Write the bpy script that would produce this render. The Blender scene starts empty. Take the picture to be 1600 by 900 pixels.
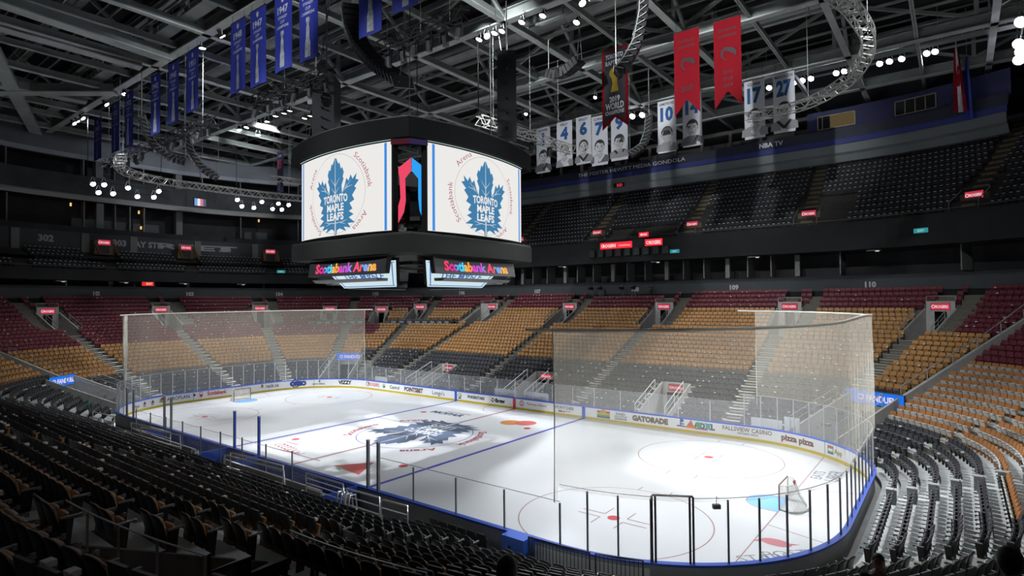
import bpy, bmesh, math, random
import numpy as np
from mathutils import Vector, Matrix

random.seed(7)
S = bpy.context.scene
COL = S.collection
PI = math.pi

# ---------------------------------------------------------------- camera
CAM_C = np.array([34.3365, -31.8296, 10.4306])
YAW, PITCH, ROLL, FOC = -0.6567, 0.02360, -0.0076, 902.66
_cy, _sy, _cp, _sp = math.cos(YAW), math.sin(YAW), math.cos(PITCH), math.sin(PITCH)
CF = np.array([_cp * _sy, _cp * _cy, _sp])
_r = np.array([_cy, -_sy, 0.0])
_u = np.cross(_r, CF)
CR = math.cos(ROLL) * _r + math.sin(ROLL) * _u
CU = -math.sin(ROLL) * _r + math.cos(ROLL) * _u
cam = bpy.data.cameras.new('camera')
cam.sensor_width = 36.0
cam.lens = FOC / 1600 * 36
cam.clip_start, cam.clip_end = 0.1, 400
camo = bpy.data.objects.new('camera', cam)
COL.objects.link(camo)
camo.matrix_world = Matrix(((CR[0], CU[0], -CF[0], CAM_C[0]), (CR[1], CU[1], -CF[1], CAM_C[1]),
                            (CR[2], CU[2], -CF[2], CAM_C[2]), (0, 0, 0, 1)))
S.camera = camo


def project(p):
    d = np.asarray(p) - CAM_C
    z = d @ CF
    if z < 0.2:
        return None
    return 800 + FOC * (d @ CR) / z, 450 - FOC * (d @ CU) / z, z


# ---------------------------------------------------------------- world, exposure, arena lighting
S.view_settings.view_transform = 'Standard'
S.view_settings.look = 'None'
S.view_settings.exposure = 0.0
S.view_settings.gamma = 1.0
S.view_settings.use_curve_mapping = False
S.cycles.use_denoising = True
S.cycles.max_bounces = 5
S.cycles.diffuse_bounces = 3
S.cycles.glossy_bounces = 2
S.cycles.transparent_max_bounces = 24
S.cycles.sample_clamp_indirect = 4.0
w = bpy.data.worlds.new('arena_air')
S.world = w
w.use_nodes = True
w.node_tree.nodes['Background'].inputs[0].default_value = (0.6, 0.75, 0.9, 1)
w.node_tree.nodes['Background'].inputs[1].default_value = 0.004

SPOT_POWER = 17200.0       # one roof floodlight bank
LENS_GLOW = 30.0
WORK_POWER = 1500.0


def spot(name, loc, target, power, deg=95, blend=0.7, size=0.35, col=(0.93, 0.97, 1.0), parent=None):
    l = bpy.data.lights.new(name, 'SPOT')
    l.energy = power
    l.spot_size = math.radians(deg)
    l.spot_blend = blend
    l.shadow_soft_size = size
    l.color = col
    o = bpy.data.objects.new(name, l)
    COL.objects.link(o)
    d = Vector(target) - Vector(loc)
    m = d.to_track_quat('-Z', 'Y').to_matrix().to_4x4()
    m.translation = loc
    o.matrix_world = m
    if parent:
        o.parent = parent
        o.matrix_parent_inverse = parent.matrix_world.inverted()
    return o


# ---------------------------------------------------------------- materials
MATS = {}


def mat(name, col, rough=0.6, metal=0.0, spec=0.5, emit=0.0, vary=0.0, scale=3.0, bump=0.0):
    if name in MATS:
        return MATS[name]
    m = bpy.data.materials.new(name)
    m.use_nodes = True
    nt = m.node_tree
    b = nt.nodes['Principled BSDF']
    c = (col[0], col[1], col[2], 1)
    b.inputs['Base Color'].default_value = c
    b.inputs['Roughness'].default_value = rough
    b.inputs['Metallic'].default_value = metal
    b.inputs['Specular IOR Level'].default_value = spec
    if emit:
        b.inputs['Emission Color'].default_value = c
        b.inputs['Emission Strength'].default_value = emit
    if vary or bump:
        tc = nt.nodes.new('ShaderNodeTexCoord')
        n = nt.nodes.new('ShaderNodeTexNoise')
        n.inputs['Scale'].default_value = scale
        n.inputs['Detail'].default_value = 4
        nt.links.new(tc.outputs['Object'], n.inputs['Vector'])
        if vary:
            r = nt.nodes.new('ShaderNodeValToRGB')
            r.color_ramp.elements[0].position = 0.3
            r.color_ramp.elements[1].position = 0.7
            r.color_ramp.elements[0].color = tuple(x * (1 - vary) for x in col) + (1,)
            r.color_ramp.elements[1].color = tuple(min(1, x * (1 + vary)) for x in col) + (1,)
            nt.links.new(n.outputs['Fac'], r.inputs['Fac'])
            nt.links.new(r.outputs['Color'], b.inputs['Base Color'])
        if bump:
            bp = nt.nodes.new('ShaderNodeBump')
            bp.inputs['Strength'].default_value = bump
            nt.links.new(n.outputs['Fac'], bp.inputs['Height'])
            nt.links.new(bp.outputs['Normal'], b.inputs['Normal'])
    MATS[name] = m
    return m


def glow(name, col, strength):
    if name in MATS:
        return MATS[name]
    m = bpy.data.materials.new(name)
    m.use_nodes = True
    nt = m.node_tree
    nt.nodes.remove(nt.nodes['Principled BSDF'])
    e = nt.nodes.new('ShaderNodeEmission')
    e.inputs[0].default_value = (col[0], col[1], col[2], 1)
    e.inputs[1].default_value = strength
    nt.links.new(e.outputs[0], nt.nodes['Material Output'].inputs[0])
    MATS[name] = m
    return m


def veil(name, col, cover, rough=0.5, gloss=0.0, weave=0.0):
    """glass, netting: a see-through sheet with a share of lit surface"""
    if name in MATS:
        return MATS[name]
    m = bpy.data.materials.new(name)
    m.use_nodes = True
    nt = m.node_tree
    nt.nodes.remove(nt.nodes['Principled BSDF'])
    out = nt.nodes['Material Output']
    t = nt.nodes.new('ShaderNodeBsdfTransparent')
    d = nt.nodes.new('ShaderNodeBsdfDiffuse')
    tl = nt.nodes.new('ShaderNodeBsdfTranslucent')
    d.inputs[0].default_value = tl.inputs[0].default_value = (col[0], col[1], col[2], 1)
    mx0 = nt.nodes.new('ShaderNodeMixShader')
    mx0.inputs[0].default_value = 0.5
    nt.links.new(d.outputs[0], mx0.inputs[1])
    nt.links.new(tl.outputs[0], mx0.inputs[2])
    mx = nt.nodes.new('ShaderNodeMixShader')
    mx.inputs[0].default_value = cover
    nt.links.new(t.outputs[0], mx.inputs[1])
    nt.links.new(mx0.outputs[0], mx.inputs[2])
    if weave:
        tc = nt.nodes.new('ShaderNodeTexCoord')
        n = nt.nodes.new('ShaderNodeTexNoise')
        n.inputs['Scale'].default_value = 0.9
        n.inputs['Detail'].default_value = 5
        nt.links.new(tc.outputs['Object'], n.inputs['Vector'])
        mr = nt.nodes.new('ShaderNodeMapRange')
        mr.inputs[1].default_value, mr.inputs[2].default_value = 0.3, 0.7
        mr.inputs[3].default_value, mr.inputs[4].default_value = cover * (1 - weave), cover * (1 + weave)
        nt.links.new(n.outputs['Fac'], mr.inputs[0])
        nt.links.new(mr.outputs[0], mx.inputs[0])
    last = mx
    if gloss:
        g = nt.nodes.new('ShaderNodeBsdfGlossy')
        g.inputs['Roughness'].default_value = rough
        f = nt.nodes.new('ShaderNodeFresnel')
        f.inputs[0].default_value = 1.45
        mu = nt.nodes.new('ShaderNodeMath')
        mu.operation = 'MULTIPLY'
        mu.inputs[1].default_value = gloss
        nt.links.new(f.outputs[0], mu.inputs[0])
        m2 = nt.nodes.new('ShaderNodeMixShader')
        nt.links.new(mu.outputs[0], m2.inputs[0])
        nt.links.new(mx.outputs[0], m2.inputs[1])
        nt.links.new(g.outputs[0], m2.inputs[2])
        last = m2
    nt.links.new(last.outputs[0], out.inputs[0])
    MATS[name] = m
    return m


M_ICE = mat('ice', (0.72, 0.735, 0.755), 0.28, spec=0.35, vary=0.025, scale=0.25)
M_RED = mat('painted_red', (0.50, 0.03, 0.04), 0.5)
M_RINKRED = mat('line_red', (0.36, 0.20, 0.205), 0.5)
M_RINKBLUE = mat('line_blue', (0.06, 0.06, 0.42), 0.5)
M_CREASE = mat('crease_blue', (0.16, 0.42, 0.75), 0.5)
M_LOGO = mat('ice_logo_navy', (0.085, 0.115, 0.185), 0.5)
M_WHITE = mat('white_board', (0.78, 0.79, 0.80), 0.4)
M_BLUE = mat('rail_blue', (0.025, 0.09, 0.52), 0.4)
M_YELLOW = mat('kick_yellow', (0.55, 0.40, 0.01), 0.5)
M_BLACK = mat('black_print', (0.02, 0.02, 0.022), 0.6)
M_STEEL = mat('grey_steel', (0.29, 0.315, 0.30), 0.6, vary=0.15, scale=0.7)
M_STEELL = mat('light_steel', (0.54, 0.585, 0.56), 0.55, vary=0.12, scale=0.7)
M_DECK = mat('roof_deck', (0.035, 0.038, 0.037), 0.8, vary=0.2, scale=0.4)
M_CONC = mat('concrete', (0.40, 0.40, 0.385), 0.85, vary=0.12, scale=1.2)
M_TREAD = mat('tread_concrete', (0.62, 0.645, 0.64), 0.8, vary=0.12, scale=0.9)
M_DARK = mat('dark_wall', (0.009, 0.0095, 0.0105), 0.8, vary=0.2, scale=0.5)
M_BAND = mat('slate_band', (0.05, 0.058, 0.062), 0.7, vary=0.1, scale=0.5)
M_CHROME = mat('bright_pole', (0.55, 0.56, 0.57), 0.35, metal=0.3)
M_RAIL = mat('white_rail', (0.88, 0.88, 0.86), 0.4)
M_TUBE = mat('polished_rail', (0.80, 0.80, 0.79), 0.28, metal=0.8)
M_GLASS = veil('rink_glass', (0.75, 0.78, 0.80), 0.02, 0.08, gloss=0.05)
M_GLASSF = veil('rink_glass_light_haze', (0.75, 0.78, 0.80), 0.13, 0.08, gloss=0.15)  # same glass; the veil of light on it is put into the cover
M_NET = veil('netting_thread', (0.86, 0.82, 0.71), 0.27, weave=0.04)
M_GOALNET = veil('goal_net_thread', (0.85, 0.84, 0.78), 0.5, weave=0.2)


# ---------------------------------------------------------------- object helpers
def tag(o, label=None, cat=None, group=None, kind=None):
    if label:
        o['label'] = label
    if cat:
        o['category'] = cat
    if group:
        o['group'] = group
    if kind:
        o['kind'] = kind
    return o


def empty(name, loc=(0, 0, 0), rz=0.0, label=None, cat=None, group=None):
    o = bpy.data.objects.new(name, None)
    o.empty_display_size = 0.2
    COL.objects.link(o)
    o.matrix_world = Matrix.Translation(loc) @ Matrix.Rotation(rz, 4, 'Z')
    return tag(o, label, cat, group)


class MB:
    def __init__(s):
        s.v, s.f, s.m = [], [], []

    def add(s, vs, fs, mi=0):
        n = len(s.v)
        s.v += [tuple(map(float, p)) for p in vs]
        s.f += [tuple(i + n for i in f) for f in fs]
        s.m += [mi] * len(fs)
        return s

    def box(s, c, d, mi=0, M=None):
        x, y, z = d[0] / 2, d[1] / 2, d[2] / 2
        vs = [Vector((a * x, b * y, e * z)) for a in (-1, 1) for b in (-1, 1) for e in (-1, 1)]
        if M is not None:
            vs = [M @ p for p in vs]
        vs = [p + Vector(c) for p in vs]
        return s.add(vs, [(0, 1, 3, 2), (4, 6, 7, 5), (0, 4, 5, 1), (2, 3, 7, 6), (0, 2, 6, 4), (1, 5, 7, 3)], mi)

    def bar(s, a, b, w, h=None, mi=0):
        """a box beam from a to b"""
        a, b = Vector(a), Vector(b)
        d = b - a
        L = d.length
        if L < 1e-6:
            return s
        q = d.to_track_quat('X', 'Z').to_matrix()
        return s.box((a + b) / 2, (L, w, h or w), mi, q)

    def tube(s, pts, r, n=6, mi=0, closed=False):
        pts = [Vector(p) for p in pts]
        vs, fs = [], []
        N = len(pts)
        for i, p in enumerate(pts):
            if closed:
                d = pts[(i + 1) % N] - pts[i - 1]
            else:
                d = pts[min(i + 1, N - 1)] - pts[max(i - 1, 0)]
            q = d.to_track_quat('Z', 'Y').to_matrix()
            for k in range(n):
                a = 2 * PI * k / n
                vs.append(p + q @ Vector((r * math.cos(a), r * math.sin(a), 0)))
        for i in range(N if closed else N - 1):
            j = (i + 1) % N
            for k in range(n):
                l = (k + 1) % n
                fs.append((i * n + k, i * n + l, j * n + l, j * n + k))
        if not closed:
            fs.append(tuple(range(n - 1, -1, -1)))
            fs.append(tuple((N - 1) * n + k for k in range(n)))
        return s.add(vs, fs, mi)

    def prism(s, poly, h, mi=0, M=None):
        """2D outline in xy pulled up by h in z"""
        n = len(poly)
        vs = [Vector((p[0], p[1], 0)) for p in poly] + [Vector((p[0], p[1], h)) for p in poly]
        if M is not None:
            vs = [M @ p for p in vs]
        fs = [tuple(range(n - 1, -1, -1)), tuple(range(n, 2 * n))]
        fs += [(i, (i + 1) % n, n + (i + 1) % n, n + i) for i in range(n)]
        return s.add(vs, fs, mi)

    def build(s, name, mats, parent=None, smooth=False, world=True):
        me = bpy.data.meshes.new(name)
        me.from_pydata(s.v, [], s.f)
        if not isinstance(mats, (list, tuple)):
            mats = [mats]
        for m in mats:
            me.materials.append(m)
        if len(mats) > 1:
            me.polygons.foreach_set('material_index', s.m)
        if smooth:
            me.polygons.foreach_set('use_smooth', [True] * len(s.f))
        me.update()
        o = bpy.data.objects.new(name, me)
        COL.objects.link(o)
        if parent is not None:
            o.parent = parent
            if world:
                o.matrix_parent_inverse = parent.matrix_world.inverted()
        return o


_txt = {}


def text2d(t, bold=0.0):
    """outline-filled lettering: (verts n x 2 scaled to cap height 1, centred), faces"""
    key = (t, bold)
    if key in _txt:
        return _txt[key]
    c = bpy.data.curves.new('lettering', 'FONT')
    c.body = t
    c.align_x = 'CENTER'
    c.resolution_u = 2
    c.offset = bold
    o = bpy.data.objects.new('lettering', c)
    COL.objects.link(o)
    bpy.context.view_layer.update()
    me = o.evaluated_get(bpy.context.evaluated_depsgraph_get()).to_mesh()
    v = np.array([p.co[:2] for p in me.vertices]) if len(me.vertices) else np.zeros((0, 2))
    f = [tuple(p.vertices) for p in me.polygons]
    bpy.data.objects.remove(o)
    bpy.data.curves.remove(c)
    if len(v):
        v = v / 0.73
        v[:, 0] -= (v[:, 0].max() + v[:, 0].min()) / 2
        v[:, 1] -= 0.5
    _txt[key] = (v, f)
    return v, f


def put_text(mb, t, fn, h, mi=0, bold=0.0, maxw=None, sx=1.0):
    """lettering of cap height h laid down by fn(x, y) -> 3D point"""
    v, f = text2d(t, bold)
    if not len(v):
        return
    k = h * sx
    if maxw:
        wd = v[:, 0].max() - v[:, 0].min()
        k = min(k, maxw / wd)
    mb.add([fn(a * k, b * h) for a, b in v], f, mi)


def plane_fn(o, r, u):
    o, r, u = Vector(o), Vector(r), Vector(u)
    return lambda x, y: o + r * x + u * y


# ---------------------------------------------------------------- the oval that everything follows
XS, YS, RC = 21.95, 4.42, 8.53
SEGB = [43.9, 13.399, 8.84, 13.399, 43.9, 13.399, 8.84, 13.399]
TOT = sum(SEGB)
CUM = [0]
for _x in SEGB:
    CUM.append(CUM[-1] + _x)


def sF(x): return x + 21.95
def sCa(a): return 43.9 + (90 - a) / 90 * 13.399
def sR(y): return CUM[2] + 4.42 - y
def sCb(a): return CUM[3] + a / 90 * 13.399
def sN(x): return CUM[4] + 21.95 - x
def sCc(a): return CUM[5] + (90 - a) / 90 * 13.399
def sL(y): return CUM[6] + y + 4.42
def sCd(a): return CUM[7] + a / 90 * 13.399


CORN = {1: (XS, YS, PI / 2), 3: (XS, -YS, 0.0), 5: (-XS, -YS, -PI / 2), 7: (-XS, YS, -PI)}


def seg_of(s):
    s = s % TOT
    for i in range(8):
        if s < CUM[i + 1] or i == 7:
            return i, s - CUM[i]


def pt(s, d):
    i, l = seg_of(s)
    if i == 0:
        return (-XS + l, YS + RC + d, 0.0, 1.0)
    if i == 2:
        return (XS + RC + d, YS - l, 1.0, 0.0)
    if i == 4:
        return (XS - l, -YS - RC - d, 0.0, -1.0)
    if i == 6:
        return (-XS - RC - d, -YS + l, -1.0, 0.0)
    cx, cy, a0 = CORN[i]
    a = a0 - l / RC
    return (cx + (RC + d) * math.cos(a), cy + (RC + d) * math.sin(a), math.cos(a), math.sin(a))


def P3(s, d, z):
    x, y, _, _ = pt(s, d)
    return (x, y, z)


def seglen(i, d):
    return SEGB[i] if i % 2 == 0 else PI / 2 * (RC + d)


def s2l(s, d):
    k = math.floor(s / TOT)
    i, l = seg_of(s)
    tot = sum(seglen(j, d) for j in range(8))
    return k * tot + sum(seglen(j, d) for j in range(i)) + l * seglen(i, d) / SEGB[i]


def l2s(L, d):
    tot = sum(seglen(j, d) for j in range(8))
    k = math.floor(L / tot)
    L -= k * tot
    for i in range(8):
        n = seglen(i, d)
        if L < n or i == 7:
            return k * TOT + CUM[i] + L * SEGB[i] / n
        L -= n


def samples(s0, s1, step=None, extra=()):
    """param values from s0 to s1: fine in the corners, sparse on the straights"""
    out = {round(s0, 4), round(s1, 4)}
    k0 = math.floor(s0 / TOT) - 1
    for k in range(k0, k0 + 4):
        for i in range(8):
            a, b = k * TOT + CUM[i], k * TOT + CUM[i + 1]
            n = 44 if i % 2 else (max(1, int(SEGB[i] / step)) if step else 1)
            for j in range(n + 1):
                x = a + (b - a) * j / n
                if s0 < x < s1:
                    out.add(round(x, 4))
    for e in extra:
        if s0 < e < s1:
            out.add(round(e, 4))
    return sorted(out)


def sweep(mb, prof, s0, s1, mi=0, caps=False, step=None):
    """ribbon of a (d, z) profile along the oval"""
    ss = samples(s0, s1, step)
    n = len(prof)
    vs = [P3(s, d, z) for s in ss for d, z in prof]
    fs = [(i * n + k, (i + 1) * n + k, (i + 1) * n + k + 1, i * n + k + 1) for i in range(len(ss) - 1) for k in range(n - 1)]
    if caps:
        fs += [tuple(range(n)), tuple((len(ss) - 1) * n + k for k in range(n - 1, -1, -1))]
    mb.add(vs, fs, mi)
    return mb


def oval_fn(d, s0, z0, sgn=-1.0):
    """lettering bent along the oval, read from the ice side; x runs to the reader's right"""
    return lambda x, y: P3(s0 + x, d, z0 + y)


def ordw(n):
    a = ['first', 'second', 'third', 'fourth', 'fifth', 'sixth', 'seventh', 'eighth', 'ninth', 'tenth', 'eleventh', 'twelfth',
         'thirteenth', 'fourteenth', 'fifteenth', 'sixteenth', 'seventeenth', 'eighteenth', 'nineteenth']
    if n <= 19:
        return a[n - 1]
    tens = {2: 'twent', 3: 'thirt', 4: 'fort', 5: 'fift', 6: 'sixt', 7: 'sevent', 8: 'eight', 9: 'ninet'}
    if n >= 100:
        return '%dth' % n
    t, u = divmod(n, 10)
    return tens[t] + 'ieth' if u == 0 else tens[t] + 'y-' + a[u - 1]
# ================================================================ ICE
ss = samples(0, TOT - 0.001)
mb = MB()
n = len(ss)
mb.add([P3(s, 0, 0) for s in ss] + [P3(s, 0, -0.1) for s in ss], [tuple(range(n - 1, -1, -1)), tuple(range(n, 2 * n))])
ICE = mb.build('ice_floor', M_ICE)
tag(ICE, 'white ice sheet with painted lines filling the rink', 'ice', kind='structure')


def ice_part(name, mb, m, label=None):
    o = mb.build(name, m, ICE)
    if label:
        o['label'] = label
    return o


def strip(x0, x1, y0, y1, z):
    return MB().add([(x0, y0, z), (x1, y0, z), (x1, y1, z), (x0, y1, z)], [(0, 1, 2, 3)])


def ring(mb, cx, cy, r, wd, z, a0=0, a1=2 * PI, n=72, mi=0):
    vs, fs = [], []
    for i in range(n + 1):
        a = a0 + (a1 - a0) * i / n
        for q in (r - wd / 2, r + wd / 2):
            vs.append((cx + q * math.cos(a), cy + q * math.sin(a), z))
    fs = [(2 * i, 2 * i + 1, 2 * i + 3, 2 * i + 2) for i in range(n)]
    return mb.add(vs, fs, mi)


def disc(mb, cx, cy, r, z, n=32, mi=0, ry=None):
    return mb.add([(cx + r * math.cos(2 * PI * i / n), cy + (ry or r) * math.sin(2 * PI * i / n), z) for i in range(n)], [tuple(range(n))], mi)


ice_part('center_line', strip(-0.15, 0.15, -12.93, 12.93, 0.004), M_RINKRED, 'red centre line')
for x in (-7.77, 7.77):
    ice_part('blue_line', strip(x - 0.15, x + 0.15, -12.93, 12.93, 0.004), M_RINKBLUE)
for x in (-27.13, 27.13):
    yy = 11.9
    ice_part('goal_line', strip(x - 0.03, x + 0.03, -yy, yy, 0.004), M_RINKRED)
    sg = 1 if x > 0 else -1
    mb = MB()
    a = [(x, -1.22)]
    for i in range(17):
        t = -PI / 2 + PI * i / 16
        a.append((x - sg * (0.55 + 1.25 * max(0, math.cos(t))), 1.22 * math.sin(t)))
    a.append((x, 1.22))
    mb.add([(p[0], p[1], 0.005) for p in a], [tuple(range(len(a)))])
    ice_part('goal_crease', mb, M_CREASE)
    mb = MB()
    for i in range(len(a) - 1):
        p, q = a[i], a[i + 1]
        mb.bar((p[0], p[1], 0.006), (q[0], q[1], 0.006), 0.05, 0.001)
    ice_part('crease_line', mb, M_RINKRED)
    for sy in (-1, 1):
        mb = MB()
        mb.bar((x, sy * 3.2, 0.005), (x + sg * 3.3, sy * 4.2, 0.005), 0.05, 0.002)
        ice_part('trapezoid_line', mb, M_RINKRED)
for cx in (-21.03, 21.03):
    for cy in (-6.706, 6.706):
        mb = ring(MB(), cx, cy, 4.57, 0.06, 0.004)
        for sx in (-1, 1):
            for sy in (-1, 1):
                mb.bar((cx + sx * 0.6, cy + sy * 0.25, 0.006), (cx + sx * 1.8, cy + sy * 0.25, 0.006), 0.06, 0.002)
                mb.bar((cx + sx * 0.6, cy + sy * 0.25, 0.006), (cx + sx * 0.6, cy + sy * 1.15, 0.006), 0.06, 0.002)
                mb.bar((cx + sx * 0.85, cy + sy * 4.53, 0.006), (cx + sx * 0.85, cy + sy * 5.15, 0.006), 0.06, 0.002)
        ice_part('faceoff_circle', mb, M_RINKRED)
        ice_part('faceoff_dot', disc(MB(), cx, cy, 0.3, 0.006), M_RED)
for cx in (-6.096, 6.096):
    for cy in (-6.706, 6.706):
        ice_part('faceoff_dot', disc(MB(), cx, cy, 0.3, 0.006), M_RED)
ice_part('center_circle', ring(MB(), 0, 0, 4.57, 0.07, 0.005), M_RINKBLUE)
ice_part('referee_crease', ring(MB(), 0, 12.93, 3.05, 0.05, 0.005, PI, 2 * PI), M_RINKRED)

# the leaf, half outline (x to the right, y up, height 1)
LEAF = [(.012, .48), (.022, .455), (.045, .40), (.062, .42), (.085, .33), (.105, .35), (.128, .28), (.112, .225), (.125, .2), (.095, .12), (.10, .03),
        (.135, .09), (.165, .20), (.195, .16), (.225, .235), (.25, .175), (.305, .24), (.292, .165), (.335, .15), (.275, .075), (.30, .05), (.245, -.03),
        (.275, -.09), (.21, -.125), (.25, -.20), (.20, -.225), (.265, -.27), (.20, -.305), (.285, -.375), (.185, -.375), (.225, -.435),
        (.13, -.415), (.16, -.475), (.065, -.43), (.025, -.45), (.015, -.51)]


def leaf(mb, fn, h, mi=0):
    for sx in (-1, 1):
        bm = bmesh.new()
        vs = [bm.verts.new((0, .48, 0))] + [bm.verts.new((sx * x * 1.28, y, 0)) for x, y in LEAF] + [bm.verts.new((0, -.51, 0))]
        bm.faces.new(vs)
        bm.normal_update()
        bmesh.ops.triangulate(bm, faces=bm.faces[:])
        bmesh.ops.subdivide_edges(bm, edges=bm.edges[:], cuts=4, use_grid_fill=True)
        bmesh.ops.triangulate(bm, faces=bm.faces[:])
        bm.verts.index_update()
        mb.add([fn(v.co.x * h, v.co.y * h) for v in bm.verts], [tuple(v.index for v in f.verts) for f in bm.faces], mi)
        bm.free()


def leaf_veins(mb, fn, h, mi=0, stem=0.014):
    def line(a, b, w_):
        a, b = Vector((a[0] * 1.28, a[1])), Vector((b[0] * 1.28, b[1]))
        d = (b - a).normalized()
        q = Vector((-d.y, d.x)) * w_
        N_ = 12
        vs = [fn(*((a.lerp(b, k / N_) + q * sg * (1 - .7 * k / N_)) * h)) for k in range(N_ + 1) for sg in (-1, 1)]
        mb.add(vs, [(2 * k, 2 * k + 2, 2 * k + 3, 2 * k + 1) for k in range(N_)], mi)
    line((0, -.5), (0, .47), stem)
    for sx in (-1, 1):
        for p, q in (((0, .12), (.07, .22)), ((0, .02), (.06, .1)), ((.1, 0.02), (.23, .16)), ((.16, .06), (.17, .13)), ((.17, .08), (.25, .1)),
                     ((0, -.36), (.12, -.345)), ((.06, -.35), (.15, -.38)), ((.1, -.35), (.17, -.33))):
            line((sx * p[0], p[1]), (sx * q[0], q[1]), 0.006)


def leaf_text(mb, fn, h, mi=0):
    for t, y, hh, wd in (('TORONTO', -.035, .10, .40), ('MAPLE', -.155, .095, .28), ('LEAFS', -.27, .095, .28)):
        put_text(mb, t, lambda a, b, y=y, wd=wd: fn(a, b + h * (y - (0.35 * (a / h) ** 2 if t == 'TORONTO' else 0))), h * hh, mi, 0.035, h * wd)


def ice_fn(cx, cy, z, rot):
    """up = rot degrees from +x, seen from above"""
    u = Vector((math.cos(rot), math.sin(rot), 0))
    r = Vector((u.y, -u.x, 0))
    return lambda x, y: Vector((cx, cy, z)) + r * x + u * y


fn = ice_fn(0, 0.35, 0.007, -PI / 2)
mb = MB()
leaf(mb, fn, 9.6)
ice_part('center_logo', mb, M_LOGO, 'navy maple leaf emblem')
mb = MB()
fn2 = ice_fn(0, 0.35, 0.009, -PI / 2)
leaf_text(mb, fn2, 9.6)
leaf_veins(mb, fn2, 9.6, stem=0.012)
ice_part('logo_lettering', mb, mat('ice_paint_white', (0.66, 0.67, 0.69), 0.4))
M_ICERED = mat('ice_lettering_red', (0.30, 0.03, 0.04), 0.5)
for rot in (0, PI):
    mb = MB()
    for t, am, hh in (('Scotiabank', 17, .62), ('Arena', -41, .62)):
        th0 = math.radians(am) + rot

        def arc(x, y, th0=th0):
            th = th0 - x / 5.1
            return ((5.05 + y + .31) * math.cos(th), (5.05 + y + .31) * math.sin(th), 0.006)
        put_text(mb, t, arc, hh * 1.08, 0, 0.025, sx=1.12)
    ice_part('ice_lettering', mb, M_ICERED)
# other marks in the ice
mb = disc(MB(), 3.6, 7.75, 0.95, 0.006, mi=0)
disc(mb, 4.75, 8.3, 0.95, 0.008, mi=1)
ice_part('ice_emblem', mb, [mat('ice_orange', (.62, .25, .07), .5), mat('ice_rose', (.55, .13, .10), .5)], 'overlapping orange and red discs')
mb = MB().add([(2.4, -9.35, .006), (3.95, -7.3, .006), (5.35, -9.6, .006)], [(0, 1, 2)])
mb.add([(2.9, -9.55, .008), (3.6, -9.75, .008), (3.5, -9.35, .008), (3.05, -9.3, .008)], [(0, 1, 2, 3)], 1)
ice_part('ice_emblem', mb, [mat('ice_pinkred', (.55, .10, .09), .5), mat('ice_green', (.12, .42, .26), .5)], 'red triangle with a small green leaf')
mb = MB()
put_text(mb, 'MOPAR', ice_fn(-3.6, 7.45, .006, PI / 2), .85, 0, 0.05, 4.6)
mb.add([(-4.4, 8.15, .006), (-1.4, 8.1, .006), (-1.4, 8.25, .006), (-4.4, 8.25, .006)], [(0, 1, 2, 3)], 1)
ice_part('ice_emblem', mb, [M_LOGO, M_ICERED], 'dark lettering under a red bar')
mb = MB()
for k in range(7):
    x = -5.5 + k * 0.55
    ring(mb, x, -8.35 - 0.08 * k, 0.34, 0.09, .006, 0.4 * k, 0.4 * k + 4.6, 14)
mb.bar((-5.9, -7.6, .006), (-4.4, -7.55, .006), .09, .001)
mb.bar((-5.0, -9.2, .006), (-2.0, -8.95, .006), .09, .001)
ice_part('ice_emblem', mb, M_ICERED, 'looping red script')
mb = disc(MB(), 27.95, -5.1, .62, .006, ry=.38)
mb.add([(27.05, -5.5, .0065), (27.6, -5.3, .0065), (27.4, -4.95, .0065)], [(0, 1, 2)])
mb.add([(28.85, -4.75, .0065), (28.4, -5.2, .0065), (28.45, -4.9, .0065)], [(0, 1, 2)])
ice_part('ice_emblem', mb, mat('ice_lip', (.50, .11, .15), .5), 'red lips emblem')
mb = MB()
put_text(mb, 'POST', ice_fn(28.55, -6.0, .006, PI / 2 + .75), .62, 0, 0.0)
put_text(mb, 'STARS', ice_fn(27.95, -6.9, .006, PI / 2 + .75), .62, 0, 0.0)
ice_part('ice_lettering', mb, mat('ice_greyprint', (.22, .24, .28), .5))
mb = MB()
put_text(mb, 'UBER', ice_fn(28.35, 6.9, .006, PI), .75, 0, 0.02)
put_text(mb, 'EATS', ice_fn(27.55, 6.6, .006, PI), .6, 0, 0.02)
ice_part('ice_lettering', mb, mat('ice_greyprint', (.22, .24, .28), .5))

# ================================================================ BOARDS
BRD = empty('rink_barrier', (0, 12.95, 0), 0, 'white dasher boards with blue top rail and yellow kick strip around the ice', 'rink boards')
SNB0, SNB1 = sN(16.0), sN(-24.0)          # the players' benches on the near side
mb = sweep(MB(), [(0, .2), (0, 1.02)], 0, TOT)
mb.build('board_panel', M_WHITE, BRD)
mb = sweep(MB(), [(0.14, 1.02), (0.14, 0.0)], 0, TOT)
mb.build('board_back', mat('board_back_grey', (.36, .37, .38), .6, vary=.1, scale=.6), BRD, )
sweep(MB(), [(-.012, 0.0), (-.012, .2), (0, .2)], 0, TOT).build('kick_plate', M_YELLOW, BRD)
sweep(MB(), [(-.03, 1.01), (-.03, 1.1), (.22, 1.1), (.22, 1.01), (-.03, 1.01)], 0, TOT).build('cap_rail', M_BLUE, BRD)
for s0, m_, nm in ((21.95, mat('post_red', (.62, .03, .04), .5), 'center_stripe'), (29.72, M_BLUE, 'zone_stripe'), (14.18, M_BLUE, 'zone_stripe'),
                   (sN(7.77), M_BLUE, 'zone_stripe'), (sN(-7.77), M_BLUE, 'zone_stripe')):
    sweep(MB(), [(-.016, .0), (-.016, 1.02)], s0 - .17, s0 + .17).build(nm, m_, BRD)
for s0 in (49.55, 152.55 - 1.1, sL(-3.6)):
    sweep(MB(), [(-.006, .2), (-.006, 1.0)], s0 - .02, s0 + .02).build('panel_joint', M_BLACK, BRD)
    
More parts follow.
